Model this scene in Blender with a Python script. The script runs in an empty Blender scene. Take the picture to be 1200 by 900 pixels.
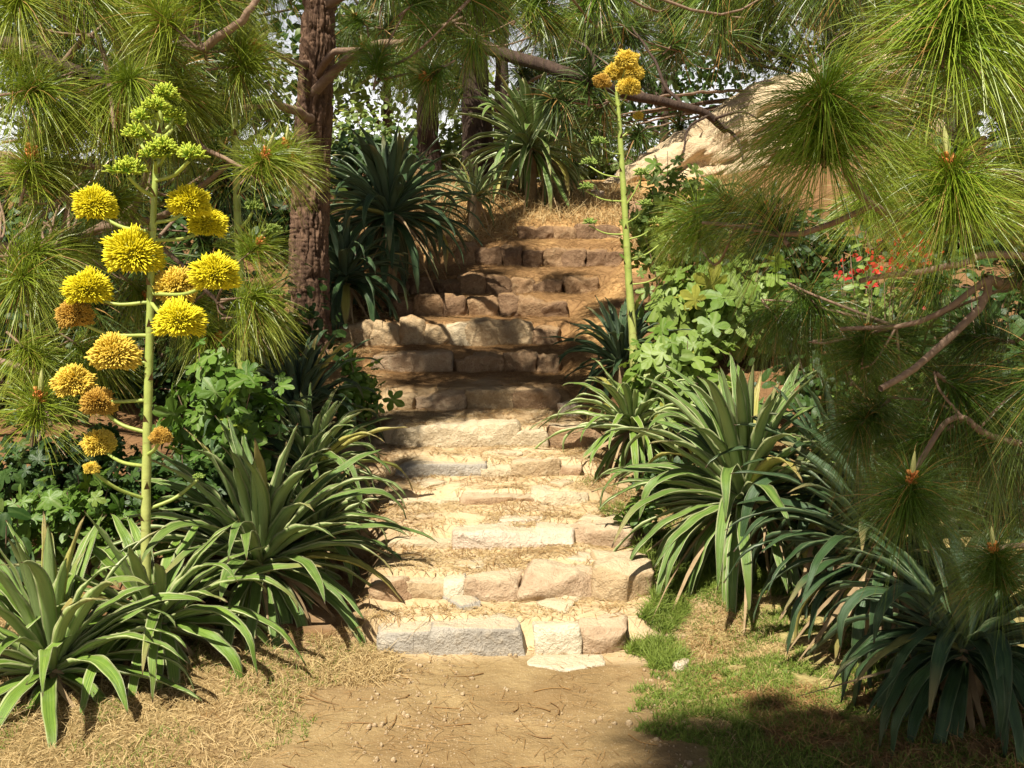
import bpy, math, random
import numpy as np
from mathutils import Vector

random.seed(7)
rng = np.random.default_rng(11)
scene = bpy.context.scene
COL = scene.collection
R = math.radians

# ------------------------------------------------------------------ direction of the sun
EL = math.radians(57)
hx, hy = 0.42, 0.91
n_ = math.hypot(hx, hy); hx, hy = hx / n_, hy / n_
LDIR = Vector((-hx * math.cos(EL), -hy * math.cos(EL), math.sin(EL)))   # towards the sun

def shade_spot(x, y, z, t):
    """where along the sun's ray a bough has to hang to shade this spot"""
    return np.array((x, y, z)) + np.array(LDIR) * t

# ------------------------------------------------------------------ camera model
F, H = 1287.0, 2.14
PITCH = math.atan(120 / F)
CA, SA = math.cos(PITCH), math.sin(PITCH)

def P(px, py, Y):
    """point of the place seen at photo pixel (px,py) at distance Y ahead of the viewer"""
    dx, dz = (px - 600) / F, (450 - py) / F
    y = CA + dz * SA
    z = -SA + dz * CA
    s = Y / y
    return np.array((dx * s, Y, H + z * s))

# ------------------------------------------------------------------ noise
def _hash(i, j, k, seed):
    n = (i * 374761393 + j * 668265263 + k * 2147483647 + seed * 974711) & 0xFFFFFFFF
    n = ((n ^ (n >> 13)) * 1274126177) & 0xFFFFFFFF
    n = ((n ^ (n >> 16)) * 2246822519) & 0xFFFFFFFF
    return ((n ^ (n >> 15)) & 0xFFFFFF) / float(0xFFFFFF)

def vn(x, y, z=0.0, seed=0):
    x, y, z = np.broadcast_arrays(np.asarray(x, float), np.asarray(y, float), np.asarray(z, float))
    i, j, k = np.floor(x).astype(np.int64), np.floor(y).astype(np.int64), np.floor(z).astype(np.int64)
    f, g, h = x - i, y - j, z - k
    f, g, h = f * f * (3 - 2 * f), g * g * (3 - 2 * g), h * h * (3 - 2 * h)
    r = 0
    for a in (0, 1):
        for b in (0, 1):
            for c in (0, 1):
                w = (f if a else 1 - f) * (g if b else 1 - g) * (h if c else 1 - h)
                r = r + w * _hash(i + a, j + b, k + c, seed)
    return r

def fbm(x, y, z=0.0, o=4, seed=0):
    r, a, s = 0, 0.5, 0
    for q in range(o):
        r = r + a * vn(np.asarray(x) * 2**q, np.asarray(y) * 2**q, np.asarray(z) * 2**q, seed + q)
        s += a
        a *= 0.5
    return r / s

def sstep(a, b, x):
    t = np.clip((x - a) / (b - a), 0, 1)
    return t * t * (3 - 2 * t)

# ------------------------------------------------------------------ mesh helper
class MB:
    def __init__(s):
        s.v, s.f, s.c, s.m, s.n = [], [], [], [], 0
    def add(s, v, f, c=None, m=0):
        v = np.asarray(v, float).reshape(-1, 3)
        f = np.asarray(f, np.int64)
        s.v.append(v)
        s.f.append(f + s.n)
        if c is None:
            c = np.zeros((len(v), 4))
        c = np.broadcast_to(np.asarray(c, float), (len(v), 4))
        s.c.append(c)
        s.m.append(np.full(len(f), m, np.int32))
        s.n += len(v)
    def mesh(s, name, mats, smooth=True, off=None):
        me = bpy.data.meshes.new(name)
        v = np.concatenate(s.v)
        if off is not None:
            v = v - np.asarray(off)
        me.vertices.add(len(v))
        me.vertices.foreach_set('co', v.astype(np.float32).ravel())
        loops = np.concatenate([f.ravel() for f in s.f])
        tot = np.concatenate([np.full(len(f), f.shape[1], np.int64) for f in s.f])
        start = np.concatenate(([0], np.cumsum(tot)[:-1]))
        me.loops.add(len(loops))
        me.loops.foreach_set('vertex_index', loops.astype(np.int32))
        me.polygons.add(len(tot))
        me.polygons.foreach_set('loop_start', start.astype(np.int32))
        me.polygons.foreach_set('material_index', np.concatenate(s.m))
        me.polygons.foreach_set('use_smooth', np.full(len(tot), smooth))
        a = me.color_attributes.new('Col', 'FLOAT_COLOR', 'POINT')
        a.data.foreach_set('color', np.concatenate(s.c).astype(np.float32).ravel())
        me.update(calc_edges=True)
        for m in (mats if isinstance(mats, (list, tuple)) else [mats]):
            me.materials.append(m)
        return me

def link(name, me, parent=None, loc=(0, 0, 0), rotz=0.0, scale=1.0):
    o = bpy.data.objects.new(name, me)
    COL.objects.link(o)
    o.location = loc
    o.rotation_euler = (0, 0, rotz)
    o.scale = (scale,) * 3
    if parent is not None:
        o.parent = parent
    return o

def tag(o, label=None, cat=None, group=None, kind=None):
    if label: o['label'] = label
    if cat: o['category'] = cat
    if group: o['group'] = group
    if kind: o['kind'] = kind
    return o

def thing(name, label, cat, loc, group=None):
    o = bpy.data.objects.new(name, None)
    COL.objects.link(o)
    o.empty_display_size = 0.1
    o.location = tuple(loc)
    return tag(o, label, cat, group)

def smooth_path(pts, n):
    pts = np.asarray(pts, float)
    if len(pts) == 2:
        t = np.linspace(0, 1, n)[:, None]
        return pts[0] * (1 - t) + pts[1] * t
    ext = np.vstack((2 * pts[0] - pts[1], pts, 2 * pts[-1] - pts[-2]))
    u = np.linspace(0, len(pts) - 1 - 1e-9, n)
    i = np.floor(u).astype(int)
    t = (u - i)[:, None]
    a, b, c, d = ext[i], ext[i + 1], ext[i + 2], ext[i + 3]
    return 0.5 * ((2 * b) + (c - a) * t + (2 * a - 5 * b + 4 * c - d) * t**2 + (3 * b - a - 3 * c + d) * t**3)

def tube(mb, pts, rad, sides=7, col=None, m=0, bark=0.0, bs=1.0, seed=0):
    pts = np.asarray(pts, float)
    n = len(pts)
    rad = np.broadcast_to(np.asarray(rad, float), (n,))
    T = np.gradient(pts, axis=0)
    T /= np.linalg.norm(T, axis=1)[:, None] + 1e-12
    ref = np.array((0, 0, 1.0)) if abs(T[0][2]) < 0.8 else np.array((1.0, 0, 0))
    u = np.cross(T[0], ref); u /= np.linalg.norm(u)
    U = []
    for i in range(n):
        u = u - T[i] * np.dot(u, T[i]); u /= np.linalg.norm(u) + 1e-12
        U.append(u)
    U = np.array(U); W = np.cross(T, U)
    a = np.linspace(0, 2 * math.pi, sides, endpoint=False)
    rr = rad[:, None] * np.ones((1, sides))
    L = np.concatenate(([0], np.cumsum(np.linalg.norm(np.diff(pts, axis=0), axis=1))))
    if bark:
        ca, sa_ = np.cos(a)[None, :], np.sin(a)[None, :]
        k = rad.mean() * bs
        wob = vn(ca * 1.5 + 9, sa_ * 1.5 + 9, L[:, None] * 3, seed) * 0.5
        r1 = np.abs(vn(ca * k + wob, sa_ * k + wob, L[:, None] * 4.5, seed + 3) - 0.5) * 2
        r2 = np.abs(vn(ca * k * 1.6 + wob * 2, sa_ * k * 1.6, L[:, None] * 22, seed + 5) - 0.5) * 2
        d = (np.minimum(r1 * 2.2, 1) * 0.75 + np.minimum(r2 * 2, 1) * 0.25)
        rr = rr * (1 - bark + bark * 1.4 * d)
        cc = d
    v = pts[:, None, :] + rr[:, :, None] * (U[:, None, :] * np.cos(a)[None, :, None] + W[:, None, :] * np.sin(a)[None, :, None])
    i = np.arange(n - 1)[:, None]; j = np.arange(sides)[None, :]; j2 = (j + 1) % sides
    f = np.stack((i * sides + j, i * sides + j2, (i + 1) * sides + j2, (i + 1) * sides + j), -1).reshape(-1, 4)
    c = None if col is None else np.broadcast_to(np.asarray(col, float), (n * sides, 4))
    if bark:
        c = np.zeros((n, sides, 4)); c[..., 0] = cc; c[..., 3] = 1
        c = c.reshape(-1, 4)
    mb.add(v, f, c, m)

def ribbons(mb, base, d, L, w, droop, segs=3, taper=0.25, rand=None, m=0, bend=None, wdir=None):
    """N thin curved blades; colour attribute: random, along, 0"""
    N = len(base)
    L = np.broadcast_to(L, (N,)); w = np.broadcast_to(w, (N,)); droop = np.broadcast_to(droop, (N,))
    d = d / (np.linalg.norm(d, axis=1)[:, None] + 1e-9)
    t = np.linspace(0, 1, segs + 1)
    p = base[:, None, :] + d[:, None, :] * (L[:, None] * t)[:, :, None]
    p[:, :, 2] -= (droop * L)[:, None] * t[None, :]**2
    if bend is not None:
        p += bend[:, None, :] * (L[:, None] * t[None, :]**2)[:, :, None]
    if wdir is None:
        wdir = rng.normal(size=(N, 3))
    s = np.cross(d, wdir); s /= np.linalg.norm(s, axis=1)[:, None] + 1e-9
    ww = w[:, None] * (1 - (1 - taper) * t[None, :]**1.5) * 0.5
    off = s[:, None, :] * ww[:, :, None]
    v = np.stack((p - off, p + off), 2).reshape(N, -1, 3)
    k = segs + 1
    b = (np.arange(N) * k * 2)[:, None]
    i = (np.arange(segs) * 2)[None, :]
    f = np.stack((b + i, b + i + 1, b + i + 3, b + i + 2), -1).reshape(-1, 4)
    if rand is None: rand = rng.random(N)
    c = np.zeros((N, k, 2, 4)); c[..., 0] = rand[:, None, None]; c[..., 1] = t[None, :, None]; c[..., 3] = 1
    mb.add(v.reshape(-1, 3), f, c.reshape(-1, 4), m)

# ------------------------------------------------------------------ materials
class NT:
    def __init__(s, name):
        s.m = bpy.data.materials.new(name); s.m.use_nodes = True
        s.t = s.m.node_tree; s.t.nodes.clear()
        s.out = s.n('ShaderNodeOutputMaterial')
    def n(s, typ, **kw):
        x = s.t.nodes.new(typ)
        for k, v in kw.items():
            setattr(x, k, v)
        return x
    def set(s, node, sock, val):
        if isinstance(val, bpy.types.NodeSocket):
            s.t.links.new(val, node.inputs[sock])
        else:
            if isinstance(val, tuple) and len(val) == 3 and node.inputs[sock].type == 'RGBA':
                val = val + (1,)
            node.inputs[sock].default_value = val
    def mix(s, f, a, b, mode='MIX'):
        x = s.n('ShaderNodeMix', data_type='RGBA', blend_type=mode)
        s.set(x, 0, f); s.set(x, 6, a); s.set(x, 7, b)
        return x.outputs[2]
    def ramp(s, f, *st):
        x = s.n('ShaderNodeValToRGB')
        while len(x.color_ramp.elements) < len(st): x.color_ramp.elements.new(0.5)
        for e, (p, c) in zip(x.color_ramp.elements, st):
            e.position = p
            e.color = (c, c, c, 1) if not isinstance(c, tuple) else c + (1,)
        s.set(x, 0, f)
        return x.outputs[0]
    def noise(s, scale, detail=4, vec=None, rough=0.55):
        x = s.n('ShaderNodeTexNoise')
        x.inputs['Scale'].default_value = scale; x.inputs['Detail'].default_value = detail
        x.inputs['Roughness'].default_value = rough
        if vec is not None: s.set(x, 'Vector', vec)
        return x.outputs[0]
    def math(s, op, a, b=0.0):
        x = s.n('ShaderNodeMath', operation=op); s.set(x, 0, a); s.set(x, 1, b)
        return x.outputs[0]
    def attr(s):
        x = s.n('ShaderNodeAttribute', attribute_name='Col')
        y = s.n('ShaderNodeSeparateColor'); s.set(y, 0, x.outputs[0])
        return y.outputs[0], y.outputs[1], y.outputs[2]
    def pos(s):
        return s.n('ShaderNodeNewGeometry').outputs['Position']
    def orand(s):
        return s.n('ShaderNodeObjectInfo').outputs['Random']
    def finish(s, color, rough=0.6, spec=0.3, bump=None, bdist=0.01, trans=0.0, tcol=None):
        b = s.n('ShaderNodeBsdfPrincipled')
        s.set(b, 'Base Color', color); s.set(b, 'Roughness', rough); s.set(b, 'Specular IOR Level', spec)
        if bump is not None:
            x = s.n('ShaderNodeBump'); x.inputs['Distance'].default_value = bdist
            s.set(x, 'Height', bump); s.t.links.new(x.outputs[0], b.inputs['Normal'])
        res = b.outputs[0]
        if trans > 0:
            t = s.n('ShaderNodeBsdfTranslucent'); s.set(t, 0, tcol if tcol is not None else color)
            mx = s.n('ShaderNodeMixShader'); mx.inputs[0].default_value = trans
            s.t.links.new(res, mx.inputs[1]); s.t.links.new(t.outputs[0], mx.inputs[2])
            res = mx.outputs[0]
        s.t.links.new(res, s.out.inputs[0])
        return s.m

def mat_needle(name, a, b, tip, brown=0.93, trans=0.25):
    t = NT(name); r, al, _ = t.attr()
    c = t.mix(r, a, b)
    c = t.mix(t.ramp(al, (0.45, 0.0), (1.0, 0.75)), c, tip)
    c = t.mix(t.math('MULTIPLY', t.orand(), 0.4), c, (0.10, 0.18, 0.015))
    c = t.mix(t.ramp(r, (brown, 0.0), (brown + 0.015, 1.0)), c, (0.36, 0.20, 0.06))
    return t.finish(c, 0.38, 0.5, trans=trans)

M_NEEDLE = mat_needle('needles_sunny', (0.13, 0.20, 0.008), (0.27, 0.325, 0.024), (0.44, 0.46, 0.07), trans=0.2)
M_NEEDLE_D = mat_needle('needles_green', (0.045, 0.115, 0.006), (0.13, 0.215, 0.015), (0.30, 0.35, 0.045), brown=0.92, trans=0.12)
M_NEEDLE_SH = mat_needle('needles_shaded', (0.022, 0.062, 0.004), (0.07, 0.125, 0.010), (0.17, 0.21, 0.028), brown=0.91, trans=0.08)  # shade put into the needle colour, for the near pine's darker tufts
M_NEEDLE_R = mat_needle('needles_bright', (0.09, 0.18, 0.007), (0.23, 0.32, 0.018), (0.44, 0.47, 0.06), brown=0.93, trans=0.15)  # brighter copy, for the near pine's sunlit upper tufts
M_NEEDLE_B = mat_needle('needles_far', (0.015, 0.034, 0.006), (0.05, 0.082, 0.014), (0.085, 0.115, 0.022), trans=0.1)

def mat_bark(name, dark, light):
    t = NT(name); r, _, _ = t.attr()
    mp = t.n('ShaderNodeMapping'); t.set(mp, 0, t.pos()); mp.inputs['Scale'].default_value = (1, 1, 0.25)
    n = t.noise(18, 6, mp.outputs[0], 0.65)
    n2 = t.noise(2.5, 3, t.pos())
    c = t.mix(t.ramp(n, (0.32, 0.0), (0.68, 1.0)), dark, light)
    c = t.mix(t.math('MULTIPLY', n2, 0.5), c, (light[0] * 0.8, light[1] * 0.8, light[2] * 0.95))
    c = t.mix(t.ramp(r, (0.05, 0.75), (0.5, 0.0)), c, (dark[0] * 0.5, dark[1] * 0.5, dark[2] * 0.5))
    h = t.math('ADD', n, t.math('MULTIPLY', t.noise(60, 4, mp.outputs[0]), 0.5))
    return t.finish(c, 0.9, 0.15, h, 0.03)

M_BARK = mat_bark('pine_bark', (0.05, 0.028, 0.018), (0.225, 0.135, 0.08))
M_BARK_D = mat_bark('dark_bark', (0.03, 0.02, 0.014), (0.10, 0.066, 0.046))

def mat_twig():
    t = NT('twig_bark')
    n = t.noise(30, 4, t.pos())
    return t.finish(t.mix(n, (0.12, 0.07, 0.045), (0.32, 0.22, 0.15)), 0.85, 0.2, n, 0.004)
M_TWIG = mat_twig()

def mat_cone():
    t = NT('pollen_cone'); r, g, b = t.attr()
    c = t.mix(r, (0.42, 0.12, 0.03), (0.62, 0.26, 0.06))
    c = t.mix(b, c, (0.40, 0.40, 0.14))
    return t.finish(c, 0.6, 0.3)
M_CONE = mat_cone()

def mat_agave(name, dark, mid, margin, mwid, wax=(0.205, 0.29, 0.10)):
    t = NT(name); r, u, al = t.attr()
    cv = t.n('ShaderNodeCombineXYZ')
    t.set(cv, 0, t.math('MULTIPLY', u, 7.0)); t.set(cv, 1, t.math('MULTIPLY', r, 60.0)); t.set(cv, 2, t.math('MULTIPLY', al, 1.3))
    st = t.noise(1.6, 3, cv.outputs[0])
    c = t.mix(t.ramp(st, (0.3, 0.0), (0.7, 1.0)), dark, mid)
    w = t.noise(9, 4, t.pos())
    c = t.mix(t.ramp(w, (0.48, 0.0), (0.8, 0.55)), c, wax)
    al_ = t.n('ShaderNodeAttribute', attribute_name='Col').outputs['Alpha']
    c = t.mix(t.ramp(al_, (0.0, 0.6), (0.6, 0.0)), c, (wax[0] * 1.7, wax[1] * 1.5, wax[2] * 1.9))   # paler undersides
    c = t.mix(t.ramp(u, (mwid - 0.12, 0.0), (mwid + 0.06, 0.85)), c, margin)
    c = t.mix(t.ramp(r, (0.955, 0.0), (0.965, 0.75)), c, (0.42, 0.36, 0.08))
    old = t.math('MULTIPLY', t.ramp(r, (0.70, 0.0), (0.95, 1.0)), t.ramp(al, (0.72, 0.0), (0.95, 1.0)))
    c = t.mix(t.math('MULTIPLY', old, 0.8), c, (0.38, 0.29, 0.12))
    c = t.mix(t.ramp(al, (0.965, 0.0), (0.99, 1.0)), c, (0.10, 0.05, 0.025))
    sp = t.noise(55, 2, t.pos())
    c = t.mix(t.ramp(sp, (0.70, 0.0), (0.74, 0.6)), c, (0.20, 0.15, 0.07))
    return t.finish(c, t.ramp(w, (0.3, 0.34), (0.8, 0.5)), 0.36, st, 0.006, trans=0.08, tcol=(0.2, 0.3, 0.05))

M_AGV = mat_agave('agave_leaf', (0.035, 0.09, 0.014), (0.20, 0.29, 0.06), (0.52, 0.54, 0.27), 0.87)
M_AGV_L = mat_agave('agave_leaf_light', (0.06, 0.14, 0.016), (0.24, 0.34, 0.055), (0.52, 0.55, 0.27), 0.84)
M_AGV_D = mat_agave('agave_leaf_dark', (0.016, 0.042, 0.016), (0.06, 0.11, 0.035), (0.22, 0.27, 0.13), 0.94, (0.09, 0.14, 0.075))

def mat_dead():
    t = NT('dry_leaf'); r, u, al = t.attr()
    n = t.noise(14, 4, t.pos())
    return t.finish(t.mix(n, (0.16, 0.10, 0.05), (0.46, 0.34, 0.19)), 0.85, 0.2, n, 0.01, trans=0.1)
M_DEAD = mat_dead()

def mat_stalk():
    t = NT('flower_stalk'); r, u, al = t.attr()
    n = t.noise(12, 4, t.pos())
    c = t.mix(n, (0.20, 0.28, 0.045), (0.40, 0.45, 0.11))
    c = t.mix(t.ramp(al, (0.0, 0.55), (0.45, 0.0)), c, (0.55, 0.50, 0.20))
    mp = t.n('ShaderNodeMapping'); t.set(mp, 0, t.pos()); mp.inputs['Scale'].default_value = (9, 9, 26)
    sc = t.noise(1.0, 4, mp.outputs[0], 0.7)
    c = t.mix(t.ramp(sc, (0.58, 0.0), (0.70, 0.7)), c, (0.20, 0.15, 0.05))
    c = t.mix(u, c, (0.12, 0.07, 0.03))
    return t.finish(c, 0.5, 0.4, n, 0.005)
M_STALK = mat_stalk()

def mat_flower(name, a, b, tip):
    t = NT(name); r, al, _ = t.attr()
    c = t.mix(r, a, b)
    c = t.mix(t.ramp(al, (0.5, 0.0), (1.0, 1.0)), c, tip)
    return t.finish(c, 0.55, 0.3, trans=0.2)
M_FL = {
    'bud': mat_flower('flower_buds', (0.14, 0.27, 0.02), (0.25, 0.40, 0.03), (0.55, 0.62, 0.06)),
    'green': mat_flower('flower_green_buds', (0.10, 0.20, 0.025), (0.19, 0.31, 0.05), (0.33, 0.42, 0.09)),
    'yellow': mat_flower('flower_yellow', (0.50, 0.45, 0.015), (0.72, 0.60, 0.015), (0.93, 0.82, 0.03)),
    'gold': mat_flower('flower_gold', (0.48, 0.30, 0.02), (0.70, 0.48, 0.035), (0.88, 0.66, 0.10)),
    'brown': mat_flower('flower_brown', (0.26, 0.12, 0.015), (0.46, 0.24, 0.03), (0.64, 0.40, 0.07)),
}

def mat_leaf(name, a, b, vein=(0.3, 0.36, 0.14)):
    t = NT(name); r, u, _ = t.attr()
    c = t.mix(r, a, b)
    c = t.mix(t.ramp(u, (0.0, 0.55), (0.12, 0.0)), c, vein)
    c = t.mix(t.ramp(r, (0.965, 0.0), (0.98, 0.6)), c, (b[0] * 1.9, b[1] * 1.2, b[2] * .7))
    n = t.noise(25, 3, t.pos())
    c = t.mix(t.math('MULTIPLY', n, 0.35), c, (a[0] * 0.6, a[1] * 0.6, a[2] * 0.6))
    return t.finish(c, 0.5, 0.4, n, 0.004, trans=0.28, tcol=t.mix(r, (a[0] * 1.5, a[1] * 1.5, a[2]), (b[0] * 1.4, b[1] * 1.3, b[2] * .8)))
M_LEAF = mat_leaf('lobed_leaf', (0.06, 0.135, 0.012), (0.15, 0.25, 0.035))
M_LEAF_P = mat_leaf('pale_lobed_leaf', (0.115, 0.20, 0.025), (0.25, 0.335, 0.07))
M_LEAF_D = mat_leaf('dark_leaf', (0.02, 0.055, 0.008), (0.06, 0.115, 0.02), (0.09, 0.15, 0.035))
M_LEAF_Y = mat_leaf('hedge_leaf', (0.11, 0.17, 0.03), (0.22, 0.29, 0.06))
M_RED = mat_leaf('red_petal', (0.42, 0.012, 0.012), (0.58, 0.03, 0.02), (0.5, 0.05, 0.03))

def mat_grass(name, a, b, tip):
    t = NT(name); r, al, _ = t.attr()
    c = t.mix(r, a, b)
    c = t.mix(t.math('MULTIPLY', al, 0.6), c, tip)
    return t.finish(c, 0.6, 0.3, trans=0.25)
M_GRASS = mat_grass('green_grass', (0.07, 0.15, 0.015), (0.17, 0.25, 0.03), (0.30, 0.34, 0.07))
M_STRAW = mat_grass('dry_grass', (0.30, 0.19, 0.07), (0.55, 0.40, 0.18), (0.66, 0.52, 0.27))
M_RUST = mat_grass('rusty_straw', (0.18, 0.09, 0.034), (0.37, 0.21, 0.075), (0.44, 0.285, 0.12))

def mat_ground():
    t = NT('ground_soil'); sand, lawn, straw = t.attr()
    p = t.pos()
    n1 = t.noise(3.0, 6, p, 0.6); n2 = t.noise(22, 5, p, 0.65); n3 = t.noise(120, 3, p); n4 = t.noise(0.9, 4, p)
    sandc = t.mix(t.ramp(n1, (0.3, 0.0), (0.7, 1.0)), (0.46, 0.335, 0.18), (0.60, 0.47, 0.29))
    sandc = t.mix(t.ramp(n2, (0.52, 0.0), (0.72, 0.7)), sandc, (0.42, 0.27, 0.12))
    sandc = t.mix(t.ramp(n3, (0.62, 0.0), (0.72, 0.45)), sandc, (0.74, 0.62, 0.43))
    soil = t.mix(n2, (0.085, 0.046, 0.024), (0.27, 0.145, 0.062))
    lawnc = t.mix(t.ramp(n2, (0.35, 0.0), (0.65, 1.0)), (0.20, 0.17, 0.06), (0.38, 0.31, 0.13))
    strawc = t.mix(t.ramp(n2, (0.35, 0.0), (0.7, 1.0)), (0.32, 0.17, 0.06), (0.56, 0.36, 0.15))
    c = t.mix(straw, soil, strawc)
    c = t.mix(lawn, c, lawnc)
    yy = t.n('ShaderNodeSeparateXYZ'); t.set(yy, 0, p)
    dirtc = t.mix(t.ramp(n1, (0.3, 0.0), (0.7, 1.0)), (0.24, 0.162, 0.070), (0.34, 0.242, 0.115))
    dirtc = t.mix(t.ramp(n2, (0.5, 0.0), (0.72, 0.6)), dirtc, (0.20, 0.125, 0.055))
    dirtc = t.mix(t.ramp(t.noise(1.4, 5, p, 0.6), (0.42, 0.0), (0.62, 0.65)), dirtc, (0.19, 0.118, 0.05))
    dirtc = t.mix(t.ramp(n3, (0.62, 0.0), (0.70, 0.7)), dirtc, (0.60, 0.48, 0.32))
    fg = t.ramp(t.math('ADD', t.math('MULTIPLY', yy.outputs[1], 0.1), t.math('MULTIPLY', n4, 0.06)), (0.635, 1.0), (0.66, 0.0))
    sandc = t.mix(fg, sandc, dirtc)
    c = t.mix(sand, c, sandc)
    c = t.mix(t.math('MULTIPLY', t.ramp(n4, (0.4, 0.0), (0.7, 1.0)), 0.25), c, (0.30, 0.19, 0.09))
    h = t.math('ADD', t.math('MULTIPLY', n1, 1.0), t.math('ADD', t.math('MULTIPLY', n2, 0.8), t.math('MULTIPLY', n3, 0.25)))
    return t.finish(c, 0.95, 0.1, h, 0.02)
M_GROUND = mat_ground()

def mat_stone(name, a, b, c3, dust=True):
    t = NT(name); r, u, _ = t.attr(); p = t.pos(); q = t.orand()
    add = t.n('ShaderNodeVectorMath', operation='ADD'); t.set(add, 0, p)
    cm = t.n('ShaderNodeCombineXYZ'); t.set(cm, 0, t.math('MULTIPLY', q, 37.0)); t.set(add, 1, cm.outputs[0])
    p = add.outputs[0]
    n1 = t.noise(4, 6, p, 0.6); n2 = t.noise(18, 6, p, 0.7); n3 = t.noise(70, 4, p, 0.6)
    c = t.mix(t.ramp(n1, (0.3, 0.0), (0.7, 1.0)), a, b)
    c = t.mix(t.ramp(n2, (0.48, 0.0), (0.7, 0.7)), c, c3)
    c = t.mix(t.ramp(n3, (0.3, 0.45), (0.45, 0.0)), c, (a[0] * 0.45, a[1] * 0.42, a[2] * 0.4))
    v = t.n('ShaderNodeTexVoronoi', feature='DISTANCE_TO_EDGE'); t.set(v, 0, p); v.inputs['Scale'].default_value = 2.2
    wv = t.n('ShaderNodeVectorMath', operation='ADD'); nz_ = t.n('ShaderNodeTexNoise'); nz_.inputs['Scale'].default_value = 7.0; t.set(nz_, 'Vector', p); t.set(wv, 0, p)
    ws = t.n('ShaderNodeVectorMath', operation='SCALE'); t.set(ws, 0, nz_.outputs[1]); ws.inputs['Scale'].default_value = 0.35; t.set(wv, 1, ws.outputs[0]); t.set(v, 0, wv.outputs[0])
    cr = t.ramp(v.outputs[0], (0.0, 1.0), (0.014, 0.0))
    c = t.mix(t.math('MULTIPLY', cr, t.ramp(n1, (0.5, 0.0), (0.6, 0.5))), c, (0.12, 0.08, 0.045))
    if dust:   # sand lying on the flat tops
        nz = t.n('ShaderNodeSeparateXYZ'); t.set(nz, 0, t.n('ShaderNodeNewGeometry').outputs['Normal'])
        f = t.math('MULTIPLY', t.ramp(nz.outputs[2], (0.80, 0.0), (0.97, 1.0)), t.ramp(n2, (0.35, 0.95), (0.65, 0.45)))
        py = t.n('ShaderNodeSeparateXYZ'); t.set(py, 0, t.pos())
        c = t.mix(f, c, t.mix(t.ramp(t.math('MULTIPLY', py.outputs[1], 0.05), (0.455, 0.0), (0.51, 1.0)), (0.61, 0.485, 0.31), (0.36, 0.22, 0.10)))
    h = t.math('ADD', t.math('MULTIPLY', n1, 0.9), t.math('ADD', n2, t.math('MULTIPLY', n3, 0.3)))
    return t.finish(c, 0.9, 0.2, h, 0.04)
M_ST = {
    'tan': mat_stone('stone_tan', (0.35, 0.235, 0.125), (0.52, 0.38, 0.215), (0.60, 0.47, 0.29)),
    'cream': mat_stone('stone_cream', (0.50, 0.385, 0.235), (0.63, 0.51, 0.33), (0.68, 0.58, 0.40)),
    'pink': mat_stone('stone_pink', (0.54, 0.42, 0.30), (0.65, 0.53, 0.40), (0.68, 0.58, 0.44)),
    'mauve': mat_stone('stone_mauve', (0.36, 0.235, 0.14), (0.52, 0.38, 0.24), (0.60, 0.47, 0.31)),
    'grey': mat_stone('stone_grey', (0.31, 0.275, 0.225), (0.45, 0.405, 0.33), (0.56, 0.48, 0.36)),
    'brown': mat_stone('stone_brown', (0.26, 0.155, 0.082), (0.42, 0.275, 0.155), (0.52, 0.375, 0.22)),
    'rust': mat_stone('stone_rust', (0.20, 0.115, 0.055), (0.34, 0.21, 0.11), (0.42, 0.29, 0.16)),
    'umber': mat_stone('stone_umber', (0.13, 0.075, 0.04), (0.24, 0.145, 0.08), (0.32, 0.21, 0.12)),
    'mortar': mat_stone('mortar_cream', (0.58, 0.49, 0.34), (0.68, 0.59, 0.43), (0.74, 0.66, 0.50)),
}
M_BOULDER = mat_stone('sandstone_boulder', (0.52, 0.38, 0.22), (0.66, 0.52, 0.33), (0.70, 0.57, 0.38), False)

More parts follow.
